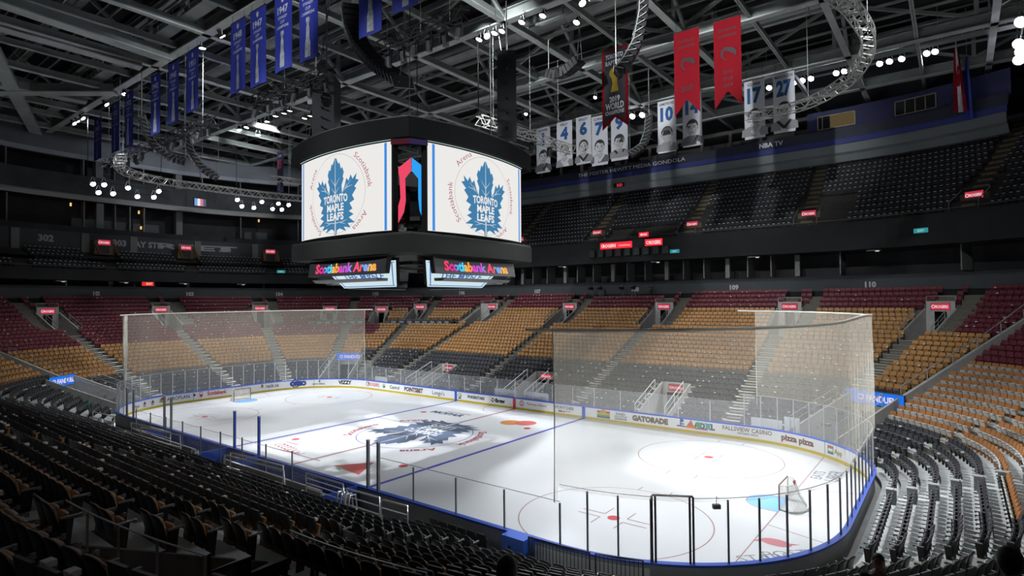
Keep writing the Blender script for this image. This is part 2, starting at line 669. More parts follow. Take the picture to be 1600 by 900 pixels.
C_BLK, C_RD, C_NV = (.02, .02, .022), (.55, .03, .05), (.02, .05, .22)
C_GR, C_GN, C_OR, C_TN = (.06, .065, .07), (.03, .35, .12), (.75, .25, .03), (.13, .07, .03)
ADS = [  # text, s, z, height, max width, colour, bold
    ('App', 50.75, .62, .30, 1.1, (.25, .2, .02), .02), ('pizza pizza', 47.4, .68, .40, 3.1, (.16, .05, .02), .03), ('FALLSVIEW CASINO', 43.7, .76, .30, 3.4, C_TN, .0),
    ('NIAGARA FALLS', 43.75, .47, .14, 1.9, C_BLK, .0), ('ADXL', 40.5, .66, .42, 1.6, C_GR, .04), ('GATORADE', 36.0, .62, .40, 3.1, (.13, .08, .05), .06),
    ('RAISED', 33.35, .78, .19, 1.3, C_GR, .0), ('SOLUTIONS', 33.35, .55, .15, 1.3, C_GR, .0), ('AUTOMOTIVE', 33.35, .35, .12, 1.3, C_BLK, .03),
    ('SPORTCHEK', 27.65, .72, .27, 2.2, C_BLK, .0), ('Pathways Alliance', 24.6, .68, .22, 2.3, (.42, .16, .15), .0), ('Calbrew', 19.9, .62, .36, 1.7, C_BLK, .04),
    ('POKERSTARS', 17.0, .63, .27, 2.7, C_BLK, .03), ("Longo's", 11.6, .62, .42, 2.6, C_GR, -.008), ('POINTSBET', 7.7, .62, .46, 2.9, (.08, .03, .04), .03),
    ('Castrol', 4.5, .63, .38, 2.1, C_BLK, .0), ('ROGERS', .8, .65, .38, 2.2, C_RD, .0), ('VIZZY', 155.3, .66, .42, 2.1, C_BLK, .04),
    ('NORTH AMERICA', 152.0, .48, .13, 1.5, C_BLK, .02), ('OREO', 149.6, .66, .46, 1.9, C_NV, .09), ('rack.ca', 146.6, .68, .38, 1.5, C_BLK, .0),
    ('recicoq', 143.0, .74, .36, 1.9, (.25, .07, .05), .01), ('Scotiabank', 140.15, .7, .38, 2.0, C_RD, .02), ('AEROPLAN', 136.1, .66, .36, 2.2, C_BLK, -.005),
    ('App', 131.3, .6, .3, .8, C_BLK, .0)]
for t, s0, z, hh, mw, c, b in ADS:
    mb = MB()
    put_text(mb, t, oval_fn(-.008, s0, z), hh * 1.06, 0, b + .018, mw * 1.05)
    o = mb.build('advert_lettering', mat('print_%d_%d_%d' % tuple(int(x * 100) for x in c), c, .5), BRD)


def ad_icon(shapes, s0, z):
    """small coloured emblem on the boards: list of (kind, x, y, r, colour)"""
    mb, ms = MB(), []
    for kd, x, y, r, c in shapes:
        m_ = mat('print_%d_%d_%d' % tuple(int(q * 100) for q in c), c, .5)
        if m_ not in ms:
            ms.append(m_)
        k = ms.index(m_)
        f = oval_fn(-.008 - .0015 * len(ms) - .0004 * len(mb.f), s0, z)
        if kd == 'disc':
            mb.add([f(x + r * math.cos(i * PI / 9), y + r * math.sin(i * PI / 9)) for i in range(18)], [tuple(range(18))], k)
        elif kd == 'ring':
            vs = [f(x + q * math.cos(i * PI / 9), y + q * math.sin(i * PI / 9)) for i in range(18) for q in (r * .72, r)]
            mb.add(vs, [(2 * i, 2 * i + 1, (2 * i + 3) % 36, (2 * i + 2) % 36) for i in range(18)], k)
        elif kd == 'tri':
            mb.add([f(x - r, y - r * .7), f(x + r, y - r * .7), f(x + r * .2, y + r)], [(0, 1, 2)], k)
        elif kd == 'bar':
            mb.add([f(x - r[0], y - r[1]), f(x + r[0], y - r[1]), f(x + r[0], y + r[1]), f(x - r[0], y + r[1])], [(0, 1, 2, 3)], k)
        elif kd == 'leaf':
            leaf(mb, lambda a, b_: f(x + a, y + b_), r, k)
    mb.build('advert_emblem', ms, BRD)


ad_icon([('bar', 0, .02, (.26, .26), C_GN), ('bar', 0, .14, (.26, .1), (.4, .06, .05)), ('bar', 0, .0, (.2, .08), (.75, .75, .75)), ('bar', 0, -.22, (.26, .05), C_NV)], 50.05, .62)
ad_icon([('tri', .1, 0, .25, (.3, .03, .04)), ('bar', 0, -.12, (.1, .06), C_GN)], 52.4, .62)
ad_icon([('tri', -.35, 0, .36, (.6, .1, .05)), ('disc', .35, .02, .24, C_GN), ('bar', .55, -.26, (.5, .06), (.4, .05, .3)), ('bar', -.35, -.26, (.4, .06), C_OR), ('bar', 1.05, .02, (.16, .2), (.03, .35, .4))], 39.75, .66)
ad_icon([('bar', -.03, .08, (.05, .3), C_NV), ('disc', .1, .26, .13, C_NV), ('bar', 0, -.18, (.34, .05), C_NV), ('bar', .14, .0, (.12, .05), C_NV)], 38.65, .62)
ad_icon([('bar', 0, .2, (.62, .09), (.5, .05, .04)), ('disc', 0, .12, .3, (.62, .3, .03)), ('bar', 0, .02, (.62, .09), (.6, .42, .03)), ('bar', 0, -.13, (.62, .08), C_GN), ('bar', 0, -.26, (.62, .06), C_NV)], 31.7, .58)
ad_icon([('bar', -.35, 0, (.2, .08), C_NV), ('tri', .0, 0, .13, (.5, .05, .05)), ('bar', .4, .03, (.3, .03), (.5, .05, .05))], 27.6, .38)
ad_icon([('ring', 0, 0, .27, (.45, .1, .12)), ('bar', 0, 0, (.03, .24), (.45, .1, .12))], 22.85, .64)
ad_icon([('ring', 0, .12, .2, C_OR), ('disc', 1.35, -.1, .13, C_BLK)], 18.95, .62)
ad_icon([('ring', 0, .05, .26, (.3, .24, .03)), ('bar', 0, -.24, (.18, .05), C_BLK), ('disc', .05, 0, .1, C_GN)], 14.75, .6)
ad_icon([('disc', 0, 0, .25, (.03, .3, .12)), ('bar', 0, .1, (.28, .05), (.7, .7, .7)), ('disc', .1, -.06, .1, (.5, .05, .04))], 2.65, .63)
ad_icon([('ring', 0, 0, .28, (.35, .06, .07)), ('disc', .12, .1, .09, (.35, .06, .07))], 157.75 + 1.0, .65)
ad_icon([('disc', 0, .05, .09, C_BLK), ('bar', 0, -.08, (.12, .03), C_BLK)], 152.1, .78)
ad_icon([('ring', 0, 0, .5, C_NV)], 149.3, .64)
ad_icon([('tri', 0, 0, .22, (.28, .2, .05)), ('disc', 0, .12, .1, C_BLK)], 145.35, .72)
ad_icon([('ring', 0, .1, .2, C_RD), ('disc', 0, -.12, .17, C_RD)], 138.45, .68)
ad_icon([('disc', 0, 0, .13, C_BLK)], 137.75, .7)
ad_icon([('disc', 0, .03, .25, (.6, .2, .04)), ('bar', 0, -.08, (.3, .05), C_GN), ('tri', .05, .2, .15, C_BLK)], 134.4, .62)
ad_icon([('tri', 0, .05, .22, C_GR), ('bar', 0, -.22, (.14, .04), C_BLK)], 133.35, .62)
ad_icon([('tri', 0, .08, .2, C_BLK), ('bar', 0, -.2, (.16, .04), C_BLK)], 132.35, .62)

# ================================================================ GLASS
SIDE_TOP, END_TOP = 2.75, 3.4


def glass_run(s0, s1, pitch, top, place, from_what, z0=1.1, post_m=M_CHROME, dd=0.09, gm=None):
    n_ = max(1, round((s2l(s1, 0) - s2l(s0, 0)) / pitch))
    for k in range(n_):
        a, b = s0 + (s1 - s0) * k / n_, s0 + (s1 - s0) * (k + 1) / n_
        tp = top(0.5 * (a + b)) if callable(top) else top
        x, y, _, _ = pt(a, dd)
        lab = 'clear glass pane, %s' % (from_what % ordw(k + 1))
        root = empty('rink_glass', (x, y, z0), 0, lab, 'rink glass', 'glass panes along the %s' % place)
        mb = MB()
        pa, pb = P3(a, dd, z0), P3(b, dd, z0)
        nx, ny = pt((a + b) / 2, 0)[2:]
        off = Vector((nx, ny, 0)) * .012
        pa, pb = Vector(pa), Vector(pb)
        e = (pb - pa).normalized() * .015
        up = Vector((0, 0, tp - z0))
        rr = 0.1
        lowL, lowR = up - Vector((0, 0, rr)), up - Vector((0, 0, rr))
        q = [pa + e, pb - e, pb - e + lowR, pb - e * 5 + up, pa + e * 5 + up, pa + e + lowL]
        mb.add([p for p in q] + [p + off for p in q], [(0, 1, 2, 3, 4, 5), (11, 10, 9, 8, 7, 6)])
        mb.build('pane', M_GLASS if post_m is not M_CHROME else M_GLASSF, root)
        pb_ = MB().box((pa.x, pa.y, (z0 + tp) / 2 - .05), (.06, .06, tp - z0 - .02), 0, Matrix.Rotation(math.atan2(ny, nx), 3, 'Z'))
        pb_.build('post', post_m, root)
        tb = MB().bar(pa + up, pb + up, .022, .022)
        tb.build('edge_strip', M_CHROME, root)


M_POSTD = mat('dark_post', (.17, .18, .19), .45)
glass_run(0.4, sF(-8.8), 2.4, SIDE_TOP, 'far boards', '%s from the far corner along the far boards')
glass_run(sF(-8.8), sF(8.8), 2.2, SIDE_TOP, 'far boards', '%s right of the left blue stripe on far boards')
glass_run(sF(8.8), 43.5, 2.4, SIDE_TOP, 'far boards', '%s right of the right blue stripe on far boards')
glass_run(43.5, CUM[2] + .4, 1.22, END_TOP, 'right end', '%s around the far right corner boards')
glass_run(CUM[2] + .4, CUM[3], 1.22, END_TOP, 'right end', '%s behind the near goal', post_m=M_POSTD)
glass_run(75.95, 79.4, 1.22, END_TOP, 'near corner', '%s left of the black framed gate', post_m=M_POSTD)
glass_run(CUM[3], 74.45, 1.22, END_TOP, 'near corner', '%s around the near corner, from behind the goal', post_m=M_POSTD)
glass_run(79.4, sN(11.2), 2.5, SIDE_TOP, 'near boards', '%s along the near boards right of the benches', post_m=M_POSTD)
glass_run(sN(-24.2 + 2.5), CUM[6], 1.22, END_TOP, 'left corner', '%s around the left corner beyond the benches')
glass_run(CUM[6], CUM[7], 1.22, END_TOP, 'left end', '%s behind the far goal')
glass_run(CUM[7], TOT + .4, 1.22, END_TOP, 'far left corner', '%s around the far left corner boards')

# door frame in the near corner glass
g = empty('glass_door', P3(75.2, .1, 1.1), 0, 'black framed glass gate in the near corner boards', 'gate')
mb = MB()
for s_ in (75.85, 74.55):
    for q in (-.06, .06):
        mb.bar(P3(s_ + q, .1, .75), P3(s_ + q, .1, 3.45), .06)
mb.bar(P3(75.9, .1, 3.47), P3(74.5, .1, 3.47), .06)
mb.build('gate_frame', M_BLACK, g)
MB().add([P3(75.8, .12, 1.1), P3(74.6, .12, 1.1), P3(74.6, .12, 3.42), P3(75.8, .12, 3.42)], [(0, 1, 2, 3)]).build('pane', M_GLASS, g)

# ================================================================ NETTING
def net_top(s, pts):
    return float(np.interp(s, [p[0] for p in pts], [p[1] for p in pts]))


def netting(s0, s1, tops, label, gather):
    x, y, _, _ = pt(s0, .1)
    root = empty('safety_net', (x, y, 9.5), 0, label, 'netting')
    ss = samples(s0, s1, 1.5)
    ss = sorted(set(ss) | {round(s0 + (s1 - s0) * k / 420, 4) for k in range(421)})
    mb = MB()
    rows = 9
    rnd = random.Random(3)
    for s in ss:
        zt = net_top(s, tops)
        zb = (SIDE_TOP if (s % TOT < 43.4 or 79.5 < s % TOT < 123) else END_TOP) - .1
        for k in range(rows):
            t = k / (rows - 1)
            x, y, nx, ny = pt(s, .16 + (.045 * math.sin(s * 6.3) + .03 * math.sin(s * 11.1 + 1)) * math.sin(PI * min(1, t + .12)))
            mb.v.append((x, y, zb + (zt - zb) * t))
            
    for i in range(len(ss) - 1):
        for k in range(rows - 1):
            mb.f.append((i * rows + k, (i + 1) * rows + k, (i + 1) * rows + k + 1, i * rows + k + 1))
            mb.m.append(0)
    mb.build('net_sheet', M_NET, root, smooth=True)
    cream = mat('net_rope', (.80, .77, .68), .5)
    e0, e1 = ss[0], ss[-1]
    top = [P3(s, .16, net_top(s, tops)) for s in samples(s0, s1, 1.5)]
    a, b = Vector(top[0]), Vector(top[1])
    c, d = Vector(top[-1]), Vector(top[-2])
    top = [a + (a - b).normalized() * 1.3] + top + [c + (c - d).normalized() * 1.3]
    MB().tube(top, .06, 6).build('top_pipe', cream, root)
    for e in (e0, e1):
        MB().tube([P3(e, .16, net_top(e, tops)), P3(e, .1, 6.0), P3(e, .16, 2.7)], .028, 5).build('edge_rope', cream, root)
    if e0 > 100:
        mb = MB()
        for k in range(5):
            q = e0 - .10 - .12 * k
            mb.tube([P3(q, .14 + .10 * (k % 2), net_top(q, tops) - .05), P3(q, .2, 6.5), P3(q + .05 * k, .14, 3.3)], .085, 6)
        mb.build('gathered_edge', mat('net_bundle', (.62, .58, .50), .8, vary=.2), root, True)
    return root


netting(45.0 - .6, 79.6, [(44, 9.6), (54, 9.5), (60, 9.6), (80, 9.3)], 'pale safety net hung round the boards behind the near goal', None)
NETL = netting(sCc(47), TOT - 1.0, [(120, 9.4), (140, 9.5), (160, 9.6)], 'pale safety net hung round the boards behind the far goal', None)

# ================================================================ GOALS
def goal(x, sg, label):
    root = empty('hockey_goal', (x, 0, 0), 0, label, 'goal')
    y = .915
    mb = MB().tube([(x, -y, 0), (x, -y, 1.2), (x, -y + .03, 1.23), (x, y - .03, 1.23), (x, y, 1.2), (x, y, 0)], .035, 8)
    mb.build('goal_posts', mat('goal_red', (.16, .012, .015), .4), root)
    mb = MB()
    bow = [(x, -y, .04)] + [(x + sg * (.55 + .55 * math.sin(PI * (i / 10))), -y * 1.12 * math.cos(PI * i / 10), .04) for i in range(11)] + [(x, y, .04)]
    mb.tube(bow, .03, 6)
    topb = [(x, -y, 1.22), (x + sg * .35, -y * .9, 1.2), (x + sg * .5, -.4, 1.18), (x + sg * .5, .4, 1.18), (x + sg * .35, y * .9, 1.2), (x, y, 1.22)]
    mb.tube(topb, .022, 6)
    mb.tube([(x + sg * .5, 0, 1.18), (x + sg * .75, 0, .6), (x + sg * 1.1, 0, .04)], .022, 6)
    mb.build('back_frame', M_RAIL, root)
    mb = MB()
    m_ = len(bow)
    tt_ = []
    for i in range(m_):
        t = i / (m_ - 1) * (len(topb) - 1)
        k = min(int(t), len(topb) - 2)
        tt_.append(Vector(topb[k]).lerp(Vector(topb[k + 1]), t - k))
    vs = [Vector(p) for p in bow] + [(Vector(p).lerp(q, .5) + Vector((sg * -.06, 0, 0))) for p, q in zip(bow, tt_)] + tt_
    fs = [(j * m_ + i, j * m_ + i + 1, (j + 1) * m_ + i + 1, (j + 1) * m_ + i) for j in range(2) for i in range(m_ - 1)]
    mb.add(vs, fs)
    mb.add(topb, [(0, 1, 2, 3, 4, 5)])
    mb.build('goal_net', M_GOALNET, root)
    mb = MB().tube([tuple(p) for p in bow[2:-2]], .07, 6)
    mb.build('base_pad', M_RAIL, root)
    if sg > 0:
        mb = MB().box((x + sg * .52, .0, 1.24), (.1, .16, .2))
        mb.build('water_bottle_holder', M_RED, root)


goal(27.13, 1, 'red framed hockey goal with white net at the near end of the ice')
goal(-27.13, -1, 'small hockey goal at the far end of the ice')
# ================================================================ LOWER BOWL
D0, DP, NROW = 0.45, 0.855, 29


def hb(d):
    return 0.3 + float(np.interp(d, [1.2, 8.8, 20.7, 25.8], [0, 3.05, 8.0, 11.0]))


def rd(i): return D0 + DP * i
def rz_(i): return hb(rd(i) + .43)


# aisles: (s, side on which the steps pass the portal above: +1 right, -1 left, 0 no portal)
AISLES = [(sF(-21.3), 1), (sF(-7.6), 1), (sF(5.9), 1), (sF(20.0), 1), (sCa(69), 1), (sCa(28), 0), (sR(2.4), 0), (sCb(13), 0), (sCb(62), 0),
          (sN(20.0), 0), (sN(5.9), 0), (sN(-7.6), 0), (sN(-21.3), 0), (sCc(12.4), -1), (sL(1.7), 1), (sCd(20), 1), (sCd(46), 0), (sCd(66.6), 1)]
NARROW = [sCa(28), sR(2.4)]
WALLS = [sCa(55), sCc(37.5)]          # stepped side walls with a handrail
DIV = sorted([a for a, _ in AISLES] + WALLS)


def met(s, s0, d):
    """metres along the row at offset d from s0 to s"""
    i, _ = seg_of(s0)
    ds = (s - s0 + TOT / 2) % TOT - TOT / 2
    k = 1.0 if (i % 2 == 0) else (RC + d) / RC
    return ds * k


def dels(m, s0, d):
    i, _ = seg_of(s0)
    return m / (1.0 if i % 2 == 0 else (RC + d) / RC)


VOMS = []       # (centre s, half width, d0, d1, sign text, kind)
for a, f in AISLES:
    if f:
        VOMS.append((a + dels(.1, a, 20), 1.15, 17.5, 22.3, 'upper'))
VOMS.append((sCd(55), 1.1, 18.7, 21.7, 'upper'))
VOMS.append((sCd(39.5), 1.1, 18.7, 21.9, 'upper'))
for x in (-14.8, -0.5, 13.8):
    VOMS.append((sF(x), 1.25, .45, 6.3, 'ice'))
for s_ in (sCc(40), sCd(53.5), sCa(61)):
    VOMS.append((s_, 1.7, .45, 7.0, 'corner'))
VOMC = (sCb(84.2), 1.9, 11.4, 15.6, 'camera')
VOMS.append(VOMC)


def in_vom(s, d, pad=0.0):
    for v in VOMS:
        if v[2] - .1 <= d <= v[3] + .1 and abs(met(s, v[0], d)) < v[1] + pad:
            return True
    return False


def bench_zone(s):
    return SNB0 < s % TOT < SNB1


edges = []
for v in VOMS:
    e = dels(v[1], v[0], (v[2] + v[3]) / 2)
    edges += [v[0] - e, v[0] + e]
edges = [e % TOT for e in edges] + [SNB0, SNB1]
ss = samples(0, TOT, 3.0, edges)
mb = MB()
for i in range(NROW):
    d0, d1, z, zp = rd(i), rd(i) + DP, rz_(i), (rz_(i - 1) if i else 0.05)
    for a, b in zip(ss[:-1], ss[1:]):
        m_ = (a + b) / 2
        if in_vom(m_, (d0 + d1) / 2):
            continue
        if bench_zone(m_) and i < 3:
            continue
        if bench_zone(m_) and i == 3:
            zp = 0.05
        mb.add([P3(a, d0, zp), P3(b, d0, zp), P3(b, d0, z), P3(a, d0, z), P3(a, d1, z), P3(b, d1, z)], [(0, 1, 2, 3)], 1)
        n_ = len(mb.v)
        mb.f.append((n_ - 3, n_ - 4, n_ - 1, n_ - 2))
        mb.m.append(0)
        zp = rz_(i - 1) if i else 0.05
for s_ in list(np.arange(sCa(52), sCb(20), 1.9)):
    for i in range(12):
        d0, d1, z = rd(i) + .05, rd(i) + DP - .02, rz_(i) + .003
        q = s_ + .55 * ((i * 7) % 3)
        if not in_vom(q, d0 + .3):
            mb.add([P3(q - .02, d0, z), P3(q + .02, d0, z), P3(q + .02, d1, z), P3(q - .02, d1, z)], [(0, 1, 2, 3)], 1)
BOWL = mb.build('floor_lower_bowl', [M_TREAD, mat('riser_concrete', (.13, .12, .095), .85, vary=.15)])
tag(BOWL, 'stepped concrete floor of the lower stands', 'stand', kind='structure')
mb = sweep(MB(), [(.14, .05), (3.2, .05)], 0, TOT)
tag(mb.build('floor_rinkside', M_CONC), 'concrete walkway behind the rink boards', 'floor', kind='structure')
# half steps in every aisle
for a, f in AISLES:
    if a in NARROW:
        continue
    mb = MB()
    for i in range(1, NROW):
        d0 = rd(i)
        off = 0.0
        if f and d0 > 17.0:
            off = 2.0 * f
        sa = a + dels(off, a, d0)
        if in_vom(sa, d0 - .2) or (bench_zone(a) and i < 4):
            continue
        h_ = (rz_(i) - rz_(i - 1)) / 2
        e = dels(.55, a, d0)
        x0 = [P3(sa - e, d0 - .40, rz_(i - 1)), P3(sa + e, d0 - .40, rz_(i - 1)), P3(sa + e, d0, rz_(i - 1)), P3(sa - e, d0, rz_(i - 1))]
        x1 = [(p[0], p[1], p[2] + h_) for p in x0]
        mb.add(x0 + x1, [(4, 5, 6, 7)])
        n_ = len(mb.v) - 8
        for q in ((0, 1, 5, 4), (1, 2, 6, 5), (3, 0, 4, 7)):
            mb.f.append(tuple(n_ + w_ for w_ in q))
            mb.m.append(1)
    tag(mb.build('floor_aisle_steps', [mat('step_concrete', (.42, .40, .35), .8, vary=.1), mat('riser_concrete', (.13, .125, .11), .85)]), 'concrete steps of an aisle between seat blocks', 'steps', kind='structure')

M_SIGNRED = glow('sign_red', (.50, .035, .065), 1.0)
M_SIGNREDB = glow('sign_red_bright', (.85, .03, .05), 1.1)
M_SIGNTXT = glow('sign_white', (.85, .72, .78), 1.0)
M_SIGNBLUE = glow('sign_blue', (.015, .17, .80), 1.0)
M_VOMW = mat('portal_concrete', (.42, .42, .40), .85, vary=.1)


def lerp3(a, b, t): return tuple(a[i] + (b[i] - a[i]) * t for i in range(3))


def sign_board(name, c, r, u, w_, h_, face, texts, label, cat, group=None, tm=None, thick=.12, disc_x=None, parent=None):
    """lit board: box body, glowing face, lettering"""
    c, r, u = Vector(c), Vector(r).normalized(), Vector(u).normalized()
    nrm = r.cross(u).normalized()          # towards the reader
    root = empty(name, c - u * h_ / 2, 0, label, cat, group) if parent is None else parent
    M = Matrix((r, u, nrm)).transposed()
    MB().box(c - nrm * thick / 2, (w_ + .06, h_ + .06, thick), 0, M).build('housing', M_BLACK, root)
    f = lambda x, y, k=.006: c + r * x + u * y + nrm * k
    MB().add([f(-w_ / 2, -h_ / 2), f(w_ / 2, -h_ / 2), f(w_ / 2, h_ / 2), f(-w_ / 2, h_ / 2)], [(0, 1, 2, 3)]).build('lit_face', face, root)
    mb = MB()
    for t, x, y, hh, mw, b in texts:
        put_text(mb, t, lambda p, q, x=x, y=y: f(x + p, y + q, .014), hh, 0, b, mw)
    if disc_x is not None:
        q = h_ * .24
        vs = [f(disc_x + k * q * math.cos(i * PI / 6), k * q * math.sin(i * PI / 6), .014) for i in range(12) for k in (.65, 1)]
        mb.add(vs, [(2 * i, 2 * i + 1, (2 * i + 3) % 24, (2 * i + 2) % 24) for i in range(12)])
    if mb.f:
        mb.build('lettering', tm or M_SIGNTXT, root)
    return root


def frame_at(s, d, z):
    x, y, nx, ny = pt(s, d)
    return Vector((x, y, z)), Vector((ny, -nx, 0)), Vector((nx, ny, 0))      # point, reader's right, outward


def where(s):
    """words for the part of the stands at s"""
    s = s % TOT
    NAMES = [(sF(-21.3), 'below the fifth number sign'), (sF(-7.6), 'below the sixth number sign'), (sF(5.9), 'below the camera platform'), (sF(20), 'below the seventh number sign'), (sCa(69), 'below the eighth number sign'),
             (sCa(55), 'by the right stair wall'), (sCa(28), 'in the right corner'), (sR(2.4), 'right of the near goal'), (sCb(13), 'behind the near goal'), (sCb(62), 'in the near corner'), (sN(20), 'below the camera'),
             (sN(5.9), 'in the near stand'), (sN(-7.6), 'above the benches'), (sN(-21.3), 'past the benches'), (sCc(37.5), 'in the dark left corner'), (sCc(12.4), 'at the left edge'), (sL(1.7), 'below the first number sign'),
             (sCd(20), 'below the second number sign'), (sCd(46), 'below the third number sign'), (sCd(66.6), 'below the fourth number sign')]
    NAMES = sorted(NAMES)
    for e, nme in NAMES:
        if s < e:
            return nme
    return 'below the fifth number sign'


WHV = {round(sCd(55), 2): 'between the two press desks', round(sCd(39.5), 2): 'behind the left press desk'}
for v in VOMS:
    s0, hw, d0, d1, kd = v
    wv = WHV.get(round(s0, 2)) or where(s0 - .5)
    dm = (d0 + d1) / 2
    e0, e1 = dels(hw, s0, d0), dels(hw, s0, d1)
    zf = .1 if kd in ('ice', 'corner') else rz_(int((d0 - D0) / DP)) - .35
    zt = hb(d1)
    rim = {'upper': .95, 'ice': .55, 'corner': .9, 'camera': .25}[kd]
    if kd in ('ice', 'corner'):
        zb = max(zt + rim, 2.9)
    elif kd == 'camera':
        zb = zt + .2
        zf = hb(d0) - 2.4
    else:
        zb = zt + rim
        zf = min(zf, zb - 2.5)
    mb = MB()
    mb.add([P3(s0 - e0, d0, zf), P3(s0 + e0, d0, zf), P3(s0 + e1, d1 + 1.2, zf), P3(s0 - e1, d1 + 1.2, zf)], [(0, 1, 2, 3)])
    k0 = hb(d0) + (.3 if kd == 'upper' else .85 if kd != 'ice' else .4)
    zw = zt + .30 if kd == 'upper' else zb
    if kd == 'camera':
        k0 = hb(d0)
    for q in (-1, 1):
        for o_ in (0, .14):
            g0, g1 = e0 + dels(o_, s0, d0), e1 + dels(o_, s0, d1)
            mb.add([P3(s0 + q * g0, d0, zf), P3(s0 + q * g1, d1, zf), P3(s0 + q * g1, d1, zw), P3(s0 + q * g0, d0, k0)], [(0, 1, 2, 3)])
        g0, g1 = e0 + dels(.14, s0, d0), e1 + dels(.14, s0, d1)
        mb.add([P3(s0 + q * e0, d0, zf), P3(s0 + q * g0, d0, zf), P3(s0 + q * g0, d0, k0), P3(s0 + q * e0, d0, k0), P3(s0 + q * g1, d1, zw), P3(s0 + q * e1, d1, zw)],
               [(0, 1, 2, 3), (3, 2, 4, 5)])
    # back wall with the dark doorway
    dw = e1 * (.42 if kd == 'upper' else .7)
    dh = zf + 2.0 if kd != 'ice' else zf + 1.9
    if kd == 'upper':
        dh = zb - .95
    B = lambda q, z: P3(s0 + q, d1, z)
    if kd != 'camera':
        mb.add([B(-e1, zf), B(-dw, zf), B(-dw, dh), B(-e1, dh)], [(0, 1, 2, 3)])
        mb.add([B(dw, zf), B(e1, zf), B(e1, dh), B(dw, dh)], [(0, 1, 2, 3)])
        mb.add([B(-e1, dh), B(e1, dh), B(e1, zb), B(-e1, zb), P3(s0 + e1, d1 + .2, zb), P3(s0 - e1, d1 + .2, zb)], [(0, 1, 2, 3), (3, 2, 4, 5)])
        mb.add([P3(s0 - dw, d1 + 1.2, zf), P3(s0 + dw, d1 + 1.2, zf), P3(s0 + dw, d1 + 1.2, dh), P3(s0 - dw, d1 + 1.2, dh)], [(0, 1, 2, 3)], 1)
        for q in (-dw, dw):
            mb.add([P3(s0 + q, d1, zf), P3(s0 + q, d1 + 1.2, zf), P3(s0 + q, d1 + 1.2, dh), P3(s0 + q, d1, dh)], [(0, 1, 2, 3)], 1)
    else:
        mb.add([B(-e1, zf), B(e1, zf), B(e1, zb), B(-e1, zb), P3(s0 + e1, d1 + .25, zb), P3(s0 - e1, d1 + .25, zb)], [(0, 1, 2, 3), (3, 2, 4, 5)])
    vm = M_VOMW if kd != 'camera' else mat('brown_wall', (.06, .045, .03), .8, vary=.15)
    o = mb.build('wall_portal', [vm, M_BLACK])
    tag(o, 'concrete entrance opening in the stands %s' % where(s0 - .5), 'entrance', kind='structure')
    if kd == 'camera':
        continue
    # handrails
    root = empty('handrail', P3(s0 - e0, d0, zf), 0, ('white' if kd == 'ice' else 'grey') + ' sloping handrails of the %s entrance %s' % ({'upper': 'upper', 'ice': 'rinkside', 'corner': 'corner'}[kd], wv), 'handrail')
    for q in (-1, 1):
        a0, a1 = e0 + dels(.07, s0, d0), e1 + dels(.07, s0, d1)
        hgt = .75 if kd == 'upper' else 1.0
        lo0, lo1 = P3(s0 + q * a0, d0 + .1, k0), P3(s0 + q * a1, d1 - .6, zw - .2)
        t1 = 0.62 if kd == 'upper' else .8
        p1 = lerp3(lo0, lo1, t1)
        hi0, hi1 = (lo0[0], lo0[1], lo0[2] + hgt), (p1[0], p1[1], p1[2] + hgt)
        mb = MB().tube([lo0, hi0, hi1, p1], .035, 6)
        mb.tube([lerp3(lo0, hi0, .5), lerp3(p1, hi1, .5)], .02, 5)
        mb.tube([lerp3(lo0, p1, .5), lerp3(hi0, hi1, .5)], .022, 5)
        mb.build('rail', M_RAIL if kd == 'ice' else mat('grey_rail', (.33, .34, .33), .5), root)
    if kd == 'upper':
        mb = MB().tube([P3(s0 - e1, d1 + .1, zb + .45), P3(s0 + e1, d1 + .1, zb + .45)], .03, 5)
        for q in (-1, 1):
            mb.tube([P3(s0 + q * e1, d1 + .1, zb), P3(s0 + q * e1, d1 + .1, zb + .45)], .03, 5)
        mb.build('top_rail', mat('grey_rail', (.33, .34, .33), .5), root)
    # the sign
    c, r, out = frame_at(s0, d1 - .03, 0)
    if kd == 'upper':
        c.z = zb - .5
        sign_board('entrance_sign', c, r, (0, 0, 1), 1.5, .62, M_SIGNRED, [('ROGERS', .12, 0, .26, 1.0, .02)],
                   'small red lit sign over the upper entrance %s' % wv, 'sign', None, disc_x=-.56)
    elif kd == 'ice':
        c.z = zb - .45
        sign_board('entrance_sign', c, r, (0, 0, 1), 1.35, .55, M_SIGNRED, [('ROGERS', .1, 0, .2, .9, .02)],
                   'small red lit sign over the rinkside entrance %s' % wv, 'sign', None, disc_x=-.5)
    else:
        c, r, out = frame_at(s0, d1 - .25, zb - .35)
        sign_board('sponsor_sign', c, r, (0, 0, 1), 4.3 if s0 > CUM[1] + .1 and s0 < CUM[2] else 3.2, .95, M_SIGNBLUE, [('FANDUEL', .5, 0, .45, 2.2, .03)],
                   'blue lit sign board over the corner entrance %s' % wv, 'sign', None, disc_x=-1.0)

